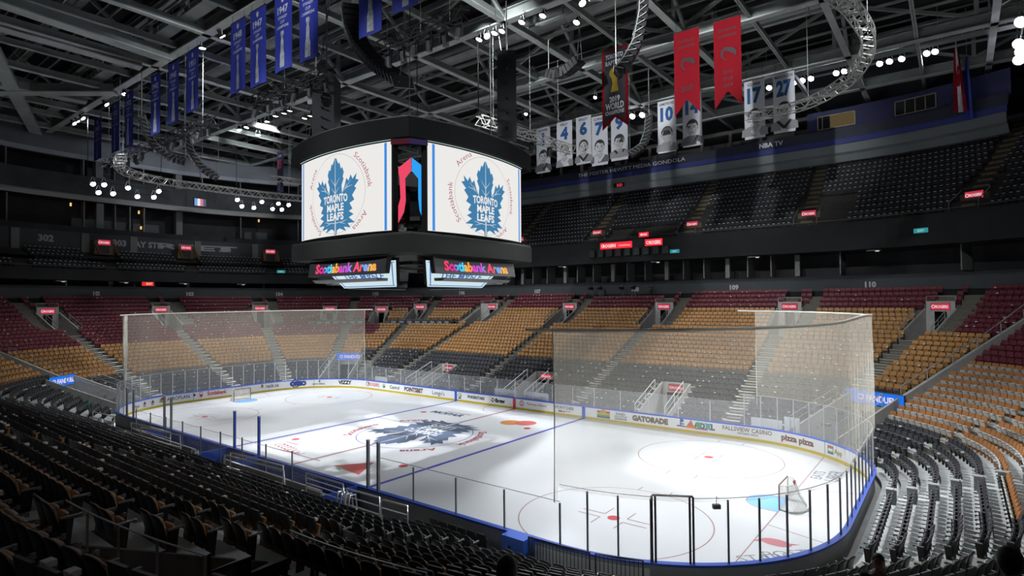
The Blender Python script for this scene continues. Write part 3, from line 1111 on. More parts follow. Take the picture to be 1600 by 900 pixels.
# stepped side walls with a handrail
for k, s0 in enumerate(WALLS):
    mb = MB()
    e = .12
    ds = [rd(i) for i in range(8, NROW)]
    vs = []
    for d in ds:
        for q in (-e, e):
            vs += [P3(s0 + dels(q, s0, d), d, hb(d) - 1.2), P3(s0 + dels(q, s0, d), d, hb(d) + .75)]
    n = len(ds)
    fs = []
    for i in range(n - 1):
        b = 4 * i
        fs += [(b, b + 4, b + 5, b + 1), (b + 2, b + 3, b + 7, b + 6), (b + 1, b + 5, b + 7, b + 3)]
    fs += [(0, 1, 3, 2)]
    mb.add(vs, fs)
    tag(mb.build('wall_stair', M_VOMW), 'stepped concrete wall between seat blocks', 'wall', kind='structure')
    root = empty('handrail', P3(s0, ds[0], hb(ds[0])), 0, 'long grey handrail climbing the %s side wall' % ('right' if k == 0 else 'left'), 'handrail')
    mb = MB().tube([P3(s0, d, hb(d) + 1.5) for d in (ds[0], ds[len(ds) // 2], ds[-1])], .04, 6)
    mb.build('rail', mat('grey_rail', (.33, .34, .33), .5), root)
    for d in ds[::3]:
        MB().tube([P3(s0, d, hb(d) + .7), P3(s0, d, hb(d) + 1.5)], .035, 6).build('post', mat('grey_rail', (.33, .34, .33), .5), root)

# ================================================================ UPPER DECK
UD0, UDP, UN = 24.4, .85, 16
UFAR = (sCd(61) - TOT, sCb(0))        # far side and right end
ULEFT = (sCc(30), sCd(61))            # left end: a shallow deck with suites above


def uz(i): return 18.15 + .665 * i
def lz(i): return 14.75 + .48 * i


UAIS = [sF(-19.2), sF(-5.6), sF(8.0), sF(21.3), sCa(67), sCa(30)]
LAIS = [sCc(14), sL(-3.2), sCd(3.7) + .15, sCd(24)]
for (s0, s1), n_, zf_, zb_, nm in ((UFAR, UN, uz, 15.5, 'far'), (ULEFT, 6, lz, 13.6, 'left')):
    prof = [(UD0 + 6, zb_), (24.0, zb_), (24.0, zf_(0) + .25), (24.15, zf_(0) + .25), (24.15, zf_(0)), (UD0, zf_(0))]
    for i in range(n_):
        prof += [(UD0 + UDP * (i + 1), zf_(i)), (UD0 + UDP * (i + 1), zf_(i + 1))]
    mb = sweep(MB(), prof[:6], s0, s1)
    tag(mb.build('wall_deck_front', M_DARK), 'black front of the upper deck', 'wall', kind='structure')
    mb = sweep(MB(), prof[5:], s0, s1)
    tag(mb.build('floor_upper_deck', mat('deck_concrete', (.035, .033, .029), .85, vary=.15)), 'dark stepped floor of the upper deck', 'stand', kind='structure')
    root = empty('deck_rail', P3(s0, 24.05, zf_(0) + .2), 0, 'thin grey rail along the front of the %s upper deck' % nm, 'rail')
    mb = sweep(MB(), [(24.04, zf_(0) + .56), (24.1, zf_(0) + .56), (24.1, zf_(0) + .6), (24.04, zf_(0) + .6), (24.04, zf_(0) + .56)], s0, s1)
    for s_ in np.arange(s0, s1, 2.4):
        mb.tube([P3(s_, 24.07, zf_(0) + .2), P3(s_, 24.07, zf_(0) + .58)], .02, 4)
    mb.build('rail', mat('dim_rail', (.10, .105, .11), .5), root)
for s_ in UAIS:
    mb = MB()
    e = dels(.62, s_, 30)
    for i in range(UN):
        d = UD0 + UDP * i
        for k in (0, .33):
            x0 = [P3(s_ + q * e, d + q2, uz(i) + .005 + (0 if k == 0 else 0)) for q, q2 in ((-1, k), (1, k), (1, UDP), (-1, UDP))]
            h_ = .0 if k == 0 else .30
            mb.add([x0[0], x0[1], x0[2], x0[3]] + [(p[0], p[1], p[2] + h_) for p in x0], [(4, 5, 6, 7), (0, 1, 5, 4), (0, 4, 7, 3), (1, 2, 6, 5)])
    tag(mb.build('floor_upper_steps', mat('brown_steps', (.16, .125, .07), .85, vary=.2)), 'brown steps climbing the upper deck', 'steps', kind='structure')

# walls, suites and bands behind
S0, S1 = UFAR
LS0, LS1 = ULEFT
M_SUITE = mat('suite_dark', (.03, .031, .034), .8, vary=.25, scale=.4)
M_PART = mat('suite_divider', (.20, .20, .20), .7)
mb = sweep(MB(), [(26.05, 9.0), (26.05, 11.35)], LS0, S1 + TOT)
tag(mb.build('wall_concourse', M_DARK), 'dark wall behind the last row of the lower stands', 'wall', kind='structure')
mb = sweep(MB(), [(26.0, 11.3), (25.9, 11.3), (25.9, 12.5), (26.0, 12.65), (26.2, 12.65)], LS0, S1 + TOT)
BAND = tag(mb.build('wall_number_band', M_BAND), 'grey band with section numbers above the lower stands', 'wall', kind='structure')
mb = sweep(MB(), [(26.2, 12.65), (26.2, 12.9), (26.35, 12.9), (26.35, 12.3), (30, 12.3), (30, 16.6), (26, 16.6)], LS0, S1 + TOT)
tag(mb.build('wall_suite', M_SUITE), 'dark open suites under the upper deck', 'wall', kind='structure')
k = 0
for s_ in np.arange(LS0 + 1, S1 + TOT - 1, 2.6):
    k += 1
    mb = MB()
    c, r, out = frame_at(s_, 27.4, 14.1 if s_ < LS1 else 14.9)
    wd = .12 if k % 3 else .5
    mb.box(c, (wd, 2.2 if k % 3 else .5, 3.6 if s_ > LS1 else 2.4), 0, Matrix((r, out, Vector((0, 0, 1)))).transposed())
    tag(mb.build('wall_suite_divider', M_PART if k % 3 else mat('suite_pillar', (.22, .22, .21), .7)), 'pale divider between two suites', 'wall', kind='structure')
# section numbers
M_NUM = mat('number_white', (.55, .55, .55), .6)
for t, u_, v_ in (('102', 0, 136.79), ('103', 0, 146.33), ('104', 0, 149.53), ('105', 0, 153.34), ('106', 0, 157.13), ('107', 0, 6.67), ('108', 0, 22.5), ('109', 0, 35.24), ('110', 0, 45.21)):
    mb = MB()
    put_text(mb, t, oval_fn(25.86, v_, 11.95), .55, 0, .05)
    # the bend of the oval stretches lettering laid by parameter, so squeeze it
    mb2 = MB()
    kk = (RC + 25.9) / RC if seg_of(v_)[0] % 2 else 1.0
    put_text(mb2, t, lambda x, y, v_=v_, kk=kk: P3(v_ + x / kk, 25.85, 11.95 + y), .55, 0, .05)
    o = mb2.build('section_number', M_NUM, BAND)

# left end above its deck
mb = sweep(MB(), [(30.4, 16.0), (30.4, 20.4), (30.8, 20.4)], LS0, LS1)
W302 = tag(mb.build('wall_upper_numbers', mat('number_wall', (.045, .05, .056), .7, vary=.1)), 'slate wall with section numbers behind the left upper deck', 'wall', kind='structure')
M_NUM2 = mat('number_grey', (.34, .35, .36), .6)
for t, v_ in (('302', 135.79), ('303', 140.62), ('BAY STREET', 145.04), ('304', 147.78)):
    kk = (RC + 30.3) / RC if seg_of(v_)[0] % 2 else 1.0
    mb2 = MB()
    put_text(mb2, t, lambda x, y, v_=v_, kk=kk: P3(v_ + x / kk, 30.33, 19.3 + y), .85, 0, .04)
    mb2.build('section_number', M_NUM2, W302)
for v_ in (135.04, 136.75, 142.33, 146.88, 148.76):
    kk = (RC + 30.3) / RC if seg_of(v_)[0] % 2 else 1.0
    c, r, out = frame_at(v_, 30.2, 18.75)
    tag(MB().box(c, (.9, .4, 3.1), 0, Matrix((r, out, Vector((0, 0, 1)))).transposed()).build('wall_pilaster', mat('pilaster_grey', (.17, .17, .165), .7)), 'pale pilaster on the numbered wall', 'wall', kind='structure')
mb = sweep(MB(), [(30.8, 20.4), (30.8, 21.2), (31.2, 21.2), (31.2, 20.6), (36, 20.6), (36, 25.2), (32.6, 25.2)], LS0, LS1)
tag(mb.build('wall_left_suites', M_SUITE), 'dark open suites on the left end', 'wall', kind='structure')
mb = sweep(MB(), [(32.6, 25.2), (32.0, 25.1), (32.0, 25.7), (32.2, 25.9)], LS0, LS1)
tag(mb.build('trim_suite_soffit', mat('soffit_grey', (.34, .34, .33), .7)), 'pale soffit over the left suites', 'trim', kind='structure')
mb = sweep(MB(), [(32.2, 25.9), (32.2, 28.6)], LS0, LS1)
tag(mb.build('wall_camo_band', mat('camo_panel', (.04, .046, .052), .7, vary=.45, scale=.35)), 'dark patterned band between the two suite levels', 'wall', kind='structure')
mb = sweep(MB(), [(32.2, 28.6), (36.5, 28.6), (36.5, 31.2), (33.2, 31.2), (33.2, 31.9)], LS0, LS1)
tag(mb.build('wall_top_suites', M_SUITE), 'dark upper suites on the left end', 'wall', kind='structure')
mb = sweep(MB(), [(33.2, 31.0), (32.6, 31.0), (32.6, 31.6), (35.5, 34.6), (36, 35.2)], LS0, LS1)
tag(mb.build('wall_slate_bulkhead', mat('slate_bulkhead', (.34, .37, .42), .7, vary=.08, scale=.3)), 'wide slate bulkhead under the roof on the left', 'wall', kind='structure')
for lev, z_, h_, dd_ in ((0, 23.0, 4.0, 33.2), (1, 29.9, 2.4, 33.6)):
    k = 0
    for s_ in np.arange(LS0 + .8, LS1, 1.9):
        k += 1
        c, r, out = frame_at(s_, dd_, z_)
        M = Matrix((r, out, Vector((0, 0, 1)))).transposed()
        wd = .16 if k % 4 else .9
        tag(MB().box(c, (wd, 1.4, h_), 0, M).build('wall_suite_divider', M_PART), 'pale divider between two left suites', 'wall', kind='structure')
        if lev == 0 and k % 2:
            c2, r2, o2 = frame_at(s_ + .5, dd_ + .2, 21.9)
            tag(MB().box(c2, (3.6, .3, 1.5), 0, M).build('wall_suite_counter', mat('counter_slate', (.075, .085, .095), .6)), 'slate counter front in a left suite', 'wall', kind='structure')
for ns, (v_, z_) in enumerate(((sCc(2), 24.4), (sL(2.6), 24.3), (sL(2.9), 22.0), (sCd(22), 24.6))):
    c, r, out = frame_at(v_, 32.6, z_)
    t = empty('wall_sconce', c, 0, 'warm glowing wall lamp in a left suite, %s' % ordw(ns + 1), 'lamp')
    MB().box(c, (.18, .18, .45), 0).build('shade', glow('warm_lamp', (1.0, .62, .22), 1.0), t)
    MB().box(c + Vector((0, 0, .3)), (.26, .26, .12), 0).build('cap', M_BLACK, t)

# far side: gondola, windows, back wall
GS0, GS1 = sF(-26), sCa(67)
mb = sweep(MB(), [(38.2, 29.2), (37.9, 27.0), (34.6, 27.0), (34.3, 27.75), (34.0, 28.0), (34.0, 29.0), (34.3, 29.1)], GS0, GS1)
tag(mb.build('trim_gondola_soffit', mat('gondola_grey', (.17, .19, .195), .6, vary=.06, scale=.5)), 'grey sloping soffit under the media gondola', 'trim', kind='structure')
mb = sweep(MB(), [(34.3, 29.1), (34.2, 29.1), (34.2, 29.75), (34.4, 29.75)], GS0, GS1)
tag(mb.build('trim_blue_band', mat('gondola_blue', (.028, .04, .22), .6)), 'royal blue band along the media gondola', 'trim', kind='structure')
mb = sweep(MB(), [(34.4, 29.75), (34.4, 31.05), (34.7, 31.05), (34.7, 30.2), (39.5, 30.2)], GS0, GS1)
GON = tag(mb.build('wall_gondola_front', mat('gondola_navy', (.022, .026, .05), .6, vary=.15)), 'navy front of the media gondola with silver lettering', 'wall', kind='structure')
mb = MB()
put_text(mb, 'THE FOSTER HEWITT MEDIA GONDOLA', oval_fn(34.33, sF(-4.4), 30.4), .55, 0, .0, 17.5, sx=1.35)
put_text(mb, 'NBA TV', oval_fn(34.33, sF(15.7), 30.45), .6, 0, .03)
mb.build('gondola_lettering', mat('silver_letter', (.75, .77, .8), .5), GON)
mb = sweep(MB(), [(39.5, 30.2), (39.5, 33.0), (35.4, 33.0), (35.4, 33.5), (36.2, 33.6), (39.6, 33.6)], GS0, sF(19.8))
tag(mb.build('wall_gondola_open', mat('gondola_inside', (.06, .06, .058), .8, vary=.2)), 'open broadcast positions along the gondola', 'wall', kind='structure')
mb = sweep(MB(), [(35.2, 31.0), (35.2, 33.7), (36.0, 33.75), (39.8, 33.75)], sF(19.8), GS1)
tag(mb.build('wall_booth', mat('booth_blue', (.02, .024, .10), .6)), 'dark blue booth wall with lit windows', 'wall', kind='structure')
mb = sweep(MB(), [(39.9, 30), (39.9, 41)], GS0 - 3, sCa(25))
tag(mb.build('wall_upper_back', mat('back_pattern', (.05, .057, .066), .75, vary=.4, scale=.12)), 'dark patterned wall under the far roof edge', 'wall', kind='structure')
mb = sweep(MB(), [(38.0, 26), (38.0, 31), (42, 31)], sCa(67), sCb(0))
tag(mb.build('wall_right_back', M_DARK), 'dark wall behind the right upper deck', 'wall', kind='structure')
mb = sweep(MB(), [(38.3, 26), (38.3, 41)], LS1 - .2, TOT + GS0)
tag(mb.build('wall_far_corner', M_DARK), 'dark wall behind the far corner', 'wall', kind='structure')
for s_ in np.arange(GS0 + 1.2, sF(19.0), 3.9):
    c, r, out = frame_at(s_, 35.4, 31.9)
    tag(MB().box(c, (.35, .35, 2.3), 0, Matrix((r, out, Vector((0, 0, 1)))).transposed()).build('pillar_gondola', mat('tan_pillar', (.14, .12, .09), .7)), 'tan pillar between broadcast positions', 'pillar', kind='structure')
M_WARM = glow('window_warm', (.30, .22, .10), .28)
wn = 0
for sa, sb, nn in ((sF(21.0), sF(22.0) + .55, 3), (sF(22.0) + 1.35, sCa(75.5), 4)):
    wn += 1
    t = empty('window_%d' % wn, P3(sa, 35.1, 31.3), 0, 'row of %d warm framed windows in the blue booth wall' % nn, 'window')
    t['kind'] = 'structure'
    mb = MB()
    z0, z1 = 31.45, 33.05
    for i in range(nn + 1):
        s_ = sa + (sb - sa) * i / nn
        mb.bar(P3(s_, 35.12, z0), P3(s_, 35.12, z1), .1)
    for z_ in (z0, z1):
        mb.bar(P3(sa, 35.12, z_), P3(sb, 35.12, z_), .1)
    mb.build('window_frame', mat('window_trim', (.42, .37, .27), .5), t)
    for i in range(nn):
        a, b = sa + (sb - sa) * i / nn, sa + (sb - sa) * (i + 1) / nn
        MB().add([P3(a, 35.17, z0), P3(b, 35.17, z0), P3(b, 35.17, z1), P3(a, 35.17, z1)], [(0, 1, 2, 3)]).build('pane', M_WARM if (wn == 1 and i == 2) else mat('pane_dark', (.012, .012, .014), .15), t)
# ================================================================ SEATS
M_SHELL = mat('seat_shell_black', (.012, .012, .013), .38)
M_BPAD = mat('seat_black', (.045, .047, .053), .5, vary=.25, scale=.2)
M_BPAN = mat('seat_pan_grey', (.050, .052, .056), .5)
M_GPAD = mat('seat_gold', (.46, .225, .072), .55, vary=.18, scale=.25)
M_GPAN = mat('seat_pan_gold', (.36, .185, .06), .55)
M_GPADW = mat('seat_amber', (.40, .165, .05), .55, vary=.15, scale=.25)
M_GPANW = mat('seat_pan_pale', (.55, .56, .54), .5)
M_MPAD = mat('seat_maroon', (.17, .018, .032), .55, vary=.2, scale=.25)
M_MPAN = mat('seat_pan_maroon', (.10, .012, .022), .55)
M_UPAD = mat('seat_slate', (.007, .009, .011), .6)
M_UARM = mat('seat_tip_grey', (.75, .78, .80), .45)
M_ARM = mat('seat_arm', (.26, .26, .265), .3)
M_CARD = mat('white_card', (.80, .80, .80), .5)
PITCH_ = 0.53


def slope(z): return .13 + (z - .40) * .23


def seat_far():
    """compact seat: back with pad, tipped-up seat, arm rests; faces -y"""
    mb = MB()
    o = [(-.225, .42), (.225, .42), (.24, .70), (.205, .86), (-.205, .86), (-.24, .70)]
    fr = [(x, slope(z), z) for x, z in o]
    bk = [(x, slope(z) + .05, z) for x, z in o]
    n = 6
    mb.add(fr, [tuple(range(n))], 1)
    mb.add(bk, [tuple(range(n - 1, -1, -1))], 0)
    mb.add(fr + bk, [(i, n + i, n + (i + 1) % n, (i + 1) % n) for i in range(n)], 0)
    p = [(-.21, .10, .26), (.21, .10, .26), (.21, .02, .60), (-.21, .02, .60)]
    q = [(x, y + .07, z + .02) for x, y, z in p]
    mb.add(p, [(0, 1, 2, 3)], 2)
    mb.add(p + q, [(0, 4, 5, 1), (1, 5, 6, 2), (2, 6, 7, 3), (3, 7, 4, 0)], 2)
    mb.box((.262, .02, .58), (.05, .30, .035), 3)
    mb.box((.262, .12, .30), (.035, .10, .56), 0)
    return mb


def seat_far_card():
    mb = seat_far()
    mb.box((.262, -.08, .625), (.14, .12, .07), 4)
    return mb


def grid_slab(fn, nu, nv, thick):
    """bent slab: fn(u, v) -> front point, thickness along +y"""
    vs = [fn(i / nu, j / nv) for j in range(nv + 1) for i in range(nu + 1)]
    n = len(vs)
    bk = [(x, y + thick, z) for x, y, z in vs]
    w_ = nu + 1
    fs = [(j * w_ + i, j * w_ + i + 1, (j + 1) * w_ + i + 1, (j + 1) * w_ + i) for j in range(nv) for i in range(nu)]
    fs += [tuple(n + k for k in reversed(f)) for f in fs]
    rim = [i for i in range(nu + 1)] + [j * w_ + nu for j in range(1, nv + 1)] + [nv * w_ + i for i in range(nu - 1, -1, -1)] + [j * w_ for j in range(nv - 1, 0, -1)]
    fs += [(rim[k], n + rim[k], n + rim[(k + 1) % len(rim)], rim[(k + 1) % len(rim)]) for k in range(len(rim))]
    return MB().add(vs + bk, fs)


def back_fn(wd, z0, z1, dy):
    def f(u, v):
        z = z0 + (z1 - z0) * v
        hw = wd * (1 - .10 * (1 - v) ** 2) * (1 if v < .72 else math.sqrt(max(.02, 1 - ((v - .72) / .31) ** 2 * .42)))
        x = (u * 2 - 1) * hw
        zz = z - (.055 * abs(u * 2 - 1) ** 3 if v > .8 else 0)
        return (x, slope(z) + dy - .05 * (x / .24) ** 2 * -1 * .0 + .045 * (1 - (x / .24) ** 2), zz)
    return f


def pan_fn(u, v):
    z = .24 + .38 * v
    x = (u * 2 - 1) * .215 * (1 - .12 * v)
    return (x, .12 - .13 * v + .02 * (x / .2) ** 2, z)


shell = grid_slab(back_fn(.245, .34, .88, .03), 8, 7, .035)
pad = grid_slab(back_fn(.215, .42, .84, -.012), 6, 5, .045)
pan = grid_slab(pan_fn, 6, 4, .075)


def arm_mb(sx):
    mb = MB().box((sx * .265, .0, .585), (.055, .32, .035))
    mb.box((sx * .265, -.135, .57), (.05, .05, .07))
    return mb


def leg_mb(sd):
    mb = MB()
    for sx in (sd,):
        mb.add([(sx * .265 - .018, .02, 0), (sx * .265 + .018, .02, 0), (sx * .265 + .018, .22, 0), (sx * .265 - .018, .22, 0),
                (sx * .265 - .018, -.04, .57), (sx * .265 + .018, -.04, .57), (sx * .265 + .018, .16, .57), (sx * .265 - .018, .16, .57)],
               [(0, 1, 5, 4), (1, 2, 6, 5), (2, 3, 7, 6), (3, 0, 4, 7), (4, 5, 6, 7)])
    return mb


def me_of(mb, name, mats, smooth=False):
    o = mb.build(name, mats, None, smooth)
    me = o.data
    bpy.data.objects.remove(o)
    return me


KIND = {'black': [M_SHELL, M_BPAD, M_BPAN, M_ARM, M_CARD], 'gold': [M_SHELL, M_GPAD, M_GPAN, M_ARM, M_CARD], 'goldw': [M_GPADW, M_GPADW, M_GPANW, M_ARM, M_CARD],
        'maroon': [M_SHELL, M_MPAD, M_MPAN, M_ARM, M_CARD], 'slate': [M_UPAD, M_UPAD, M_UPAD, M_UPAD, M_UARM]}
FARME = {k: (me_of(seat_far(), 'seat_mesh', v), me_of(seat_far_card(), 'seat_mesh', v)) for k, v in KIND.items()}


def seat_upper():
    mb = seat_far()
    mb.box((0, slope(.86) + .01, .875), (.22, .08, .045), 4)
    return mb


FARME['slate'] = (me_of(seat_upper(), 'seat_mesh', KIND['slate']),) * 2
NEARME = {}
for k in ('black', 'gold', 'goldw'):
    ms = KIND[k]
    NEARME[k] = [('seat_back', me_of(shell, 'seat_back', M_SHELL if k != 'goldw' else M_GPADW, True)), ('back_pad', me_of(pad, 'back_pad', ms[1], True)), ('tip_up_seat', me_of(pan, 'tip_up_seat', ms[2], True)),
                 ('armrest', me_of(arm_mb(-1), 'armrest', M_ARM)), ('armrest', me_of(arm_mb(1), 'armrest', M_ARM)), ('seat_bracket', me_of(leg_mb(-1), 'seat_bracket', M_SHELL)), ('seat_bracket', me_of(leg_mb(1), 'seat_bracket', M_SHELL))]


def colour_of(s, i):
    s = s % TOT
    if s < sCa(69) or s > sCd(58):
        b, g = 10, 25
    elif s < sCa(55):
        b, g = 9, 20
    elif s < CUM[3]:
        b, g = 5, 15
    elif s < CUM[6] and s > CUM[3]:
        b, g = 9, 40
        if s > sCc(38):
            b, g = 7, 15
    else:
        b, g = 7, 15
    return 'black' if i < b else 'gold' if i < g else 'maroon'


SEATS = []      # (size, kind, x, y, z, rz, s, section, row, index)


def add_seat(kind, s, d, z, sec, row, idx, seat_d=.5):
    x, y, nx, ny = pt(s, d + seat_d)
    pr = project((x, y, z + .5))
    if pr is None or pr[2] < 2.2 or not (-90 < pr[0] < 1690 and -60 < pr[1] < 960):
        return
    SEATS.append([pr[2], kind, x, y, z, math.atan2(-nx, ny), s, sec, row, idx, -90 < pr[0] < 1690 and 0 < pr[0] < 1600 and 0 < pr[1] < 900])


for k in range(len(DIV)):
    a, b = DIV[k], DIV[(k + 1) % len(DIV)]
    if b < a:
        b += TOT
    for i in range(NROW):
        d = rd(i)
        ds = d + .5
        gp = lambda q: .3 if any(abs(q % TOT - n_) < .01 for n_ in NARROW) else .4 if any(abs(q % TOT - n_) < .01 for n_ in WALLS) else .62
        L0, L1 = s2l(a, ds) + gp(a), s2l(b, ds) - gp(b)
        n = int((L1 - L0) / PITCH_)
        if n < 1:
            continue
        st = L0 + (L1 - L0 - n * PITCH_) / 2
        for j in range(n):
            s = l2s(st + (j + .5) * PITCH_, ds)
            if bench_zone(s) and i < 4:
                continue
            if in_vom(s, d + .4, .42) or (80 < s % TOT < 84.5 and in_vom(s, d + .4, .8)):
                continue
            if i < 1 and 75.8 < s % TOT < 82:
                continue
            if d > 16.8 and any(f and abs(met(s, aa + dels(2.0 * f, aa, d), d)) < .85 for aa, f in AISLES):
                continue
            kd = colour_of(s, i)
            if kd == 'gold' and sCa(55) < s % TOT < sCb(30):
                kd = 'goldw'
            # seats folded away where the broadcast cameras stand, and by the press desk
            if i >= 28 and sF(-6.5) < s % TOT < sF(5):
                continue
            if 19 <= i <= 20 and sCd(33) < s % TOT < sCd(87):
                continue
            add_seat(kd, s, d, rz_(i), k, i, j)
for ais, (s0, s1), n_, zf_ in ((UAIS, UFAR, UN, uz), (LAIS, ULEFT, 6, lz)):
    dv = sorted([s0] + [a for a in ais] + [s1])
    for k in range(len(dv) - 1):
        for i in range(n_):
            d = UD0 + UDP * i
            L0, L1 = s2l(dv[k], d + .5) + .7, s2l(dv[k + 1], d + .5) - .7
            n = int((L1 - L0) / PITCH_)
            for j in range(n):
                s = l2s(L0 + (j + .5) * PITCH_, d + .5)
                if ((ais is UAIS and i < 6) or (ais is LAIS and i > 1)) and any(abs(met(s, a, d)) < 1.5 for a in ais):
                    continue
                if i < 3 and sF(-3.4) < s < sF(6.3) and ais is UAIS:
                    continue
                if d > 34.4 and GS0 - TOT < s < GS1 and False:
                    continue
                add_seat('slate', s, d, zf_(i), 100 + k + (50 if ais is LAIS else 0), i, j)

for i in range(10):
    c, r, out = frame_at(sR(2.4), rd(i) + .62, rz_(i))
    t = empty('seat_console', c, 0, 'grey console box between seats right of the near goal, %s row up' % ordw(i + 1), 'console', 'grey consoles among the seats')
    M = Matrix((r, out, Vector((0, 0, 1)))).transposed()
    MB().box(c + Vector((0, 0, .35)), (.34, .42, .7), 0, M).build('console_body', mat('console_grey', (.27, .28, .28), .6), t)
    MB().box(c + Vector((0, 0, .72)), (.36, .46, .04), 0, M).build('console_lid', mat('console_lid', (.42, .43, .43), .5), t)
SECW = {}
for a, b in zip(DIV, DIV[1:] + [DIV[0] + TOT]):
    SECW[DIV.index(a)] = where((a + b) / 2)
UW = ['far left of the deck', 'left of the upper red boards', 'behind the upper red boards', 'right of the upper red boards', 'by the right upper sign', 'at the upper right edge', 'far right of the deck', 'x']
LW = ['under the first wall number', 'under the second wall number', 'under the street name', 'under the third wall number', 'past the third wall number', 'x']
CNAME = {'black': 'black', 'gold': 'gold', 'goldw': 'tan', 'maroon': 'maroon', 'slate': 'dark'}
INDIV = {}
WITHPARTS = {'black': 170, 'gold': 90, 'goldw': 60}
seen_lab = {}
for base in ('black', 'gold', 'maroon', 'slate'):
    lst = [q for q in SEATS if q[1] == base or (base == 'gold' and q[1] == 'goldw')]
    lst.sort(key=lambda q: (not q[10], q[0]))
    INDIV[base] = lst[:298]
    rest = lst[298:]
    name = {'black': 'black_seat', 'gold': 'gold_seat', 'maroon': 'maroon_seat', 'slate': 'dark_seat'}[base]
    cat = {'black': 'black seat', 'gold': 'gold seat', 'maroon': 'maroon seat', 'slate': 'dark seat'}[base]
    cnt = 0
    for q in INDIV[base]:
        _, kd, x, y, z, rz, s, sec, row, idx, _v = q
        if sec < 100:
            pl = SECW[sec]
        elif sec < 150:
            pl = UW[min(sec - 100, 7)]
        else:
            pl = LW[min(sec - 150, 5)]
        lab = '%s seat %s, %s row up, %s seat from left' % (CNAME[kd], pl, ordw(row + 1), ordw(idx + 1))
        if len(lab.split()) > 16:
            lab = lab.replace(' folding seat', ' seat')
        M = Matrix.Translation((x, y, z)) @ Matrix.Rotation(rz, 4, 'Z')
        grp = 'numbered %s in view' % {'black': 'black seats of the lower stands', 'gold': 'gold seats of the lower stands', 'maroon': 'maroon seats of the lower stands', 'slate': 'dark seats of the upper decks'}[base]
        if kd in WITHPARTS and WITHPARTS[kd] > 0 and _v:
            WITHPARTS[kd] -= 1
            r = bpy.data.objects.new(name, None)
            r.empty_display_size = .2
            COL.objects.link(r)
            r.matrix_world = M
            tag(r, lab, cat, grp)
            for pn, me in NEARME[kd]:
                c = bpy.data.objects.new(pn, me)
                COL.objects.link(c)
                c.parent = r
        else:
            r = bpy.data.objects.new(name, FARME[kd][1 if random.random() < .14 else 0])
            COL.objects.link(r)
            r.matrix_world = M
            tag(r, lab, cat, grp)
    # the rest of the kind: one mesh
    if rest:
        V, F, MI = [], [], []
        tv = {}
        off = 0
        for q in rest:
            me = FARME[q[1]][1 if random.random() < .17 else 0]
            if me.name not in tv:
                co = np.zeros(len(me.vertices) * 3)
                me.vertices.foreach_get('co', co)
                tv[me.name] = (co.reshape(-1, 3), [tuple(p.vertices) for p in me.polygons], [p.material_index for p in me.polygons])
            co, fs, mi = tv[me.name]
            c, sn = math.cos(q[5]), math.sin(q[5])
            P = co @ np.array([[c, sn, 0], [-sn, c, 0], [0, 0, 1]]) + np.array([q[2], q[3], q[4]])
            V.append(P)
            F += [tuple(a + off for a in f) for f in fs]
            MI += [m_ + (5 if q[1] == 'goldw' else 0) for m_ in mi]
            off += len(co)
        me = bpy.data.meshes.new(name + '_rows')
        me.from_pydata(np.vstack(V).tolist(), [], F)
        for m_ in KIND[base] + (KIND['goldw'] if base == 'gold' else []):
            me.materials.append(m_)
        me.polygons.foreach_set('material_index', MI)
        o = bpy.data.objects.new(name + '_rows', me)
        COL.objects.link(o)
        tag(o, 'all the farther rows of %s folding seats in the %s' % (CNAME[base], 'upper decks' if base == 'slate' else 'lower stands'), 'seating', None, 'stuff')
# ================================================================ SCOREBOARD
SB = empty('scoreboard', (0, 0, 13.0), 0, 'huge four sided scoreboard hanging over centre ice with lit white screens', 'scoreboard')
M_SBBLK = mat('scoreboard_black', (.004, .0042, .0045), .8, spec=.15)
M_SBGREY = mat('scoreboard_grey', (.020, .020, .019), .8, spec=.15)
M_SCREEN = glow('screen_white', (.84, .83, .81), 1.0)
HW = 6.7


def face_fn(k, half, sag):
    """point on side k (0 = -y, 1 = +x, 2 = +y, 3 = -x); t in -1..1 runs to the reader's right"""
    def f(t, z, out=0.0):
        x, y = t * half, -(HW + sag * (1 - t * t)) - out
        a = k * PI / 2
        return (x * math.cos(a) - y * math.sin(a), x * math.sin(a) + y * math.cos(a), z)
    return f


def ring_band(z0, z1, half, sag, name, m, inner=1.6, n=14):
    mb = MB()
    o, i_ = [], []
    for k in range(4):
        f = face_fn(k, half, sag)
        f.__defaults__
        for j in range(n):
            t = -1 + 2 * j / n
            p = f(t, 0)
            o.append(p)
    N = len(o)
    sc = (HW - inner) / HW
    vs = [(p[0], p[1], z0) for p in o] + [(p[0], p[1], z1) for p in o] + [(p[0] * sc, p[1] * sc, z1) for p in o] + [(p[0] * sc, p[1] * sc, z0) for p in o]
    fs = []
    for r_ in range(4):
        for j in range(N):
            k = (j + 1) % N
            a, b = r_ * N, ((r_ + 1) % 4) * N
            fs.append((a + j, a + k, b + k, b + j))
    mb.add(vs, fs)
    return mb.build(name, m, SB)


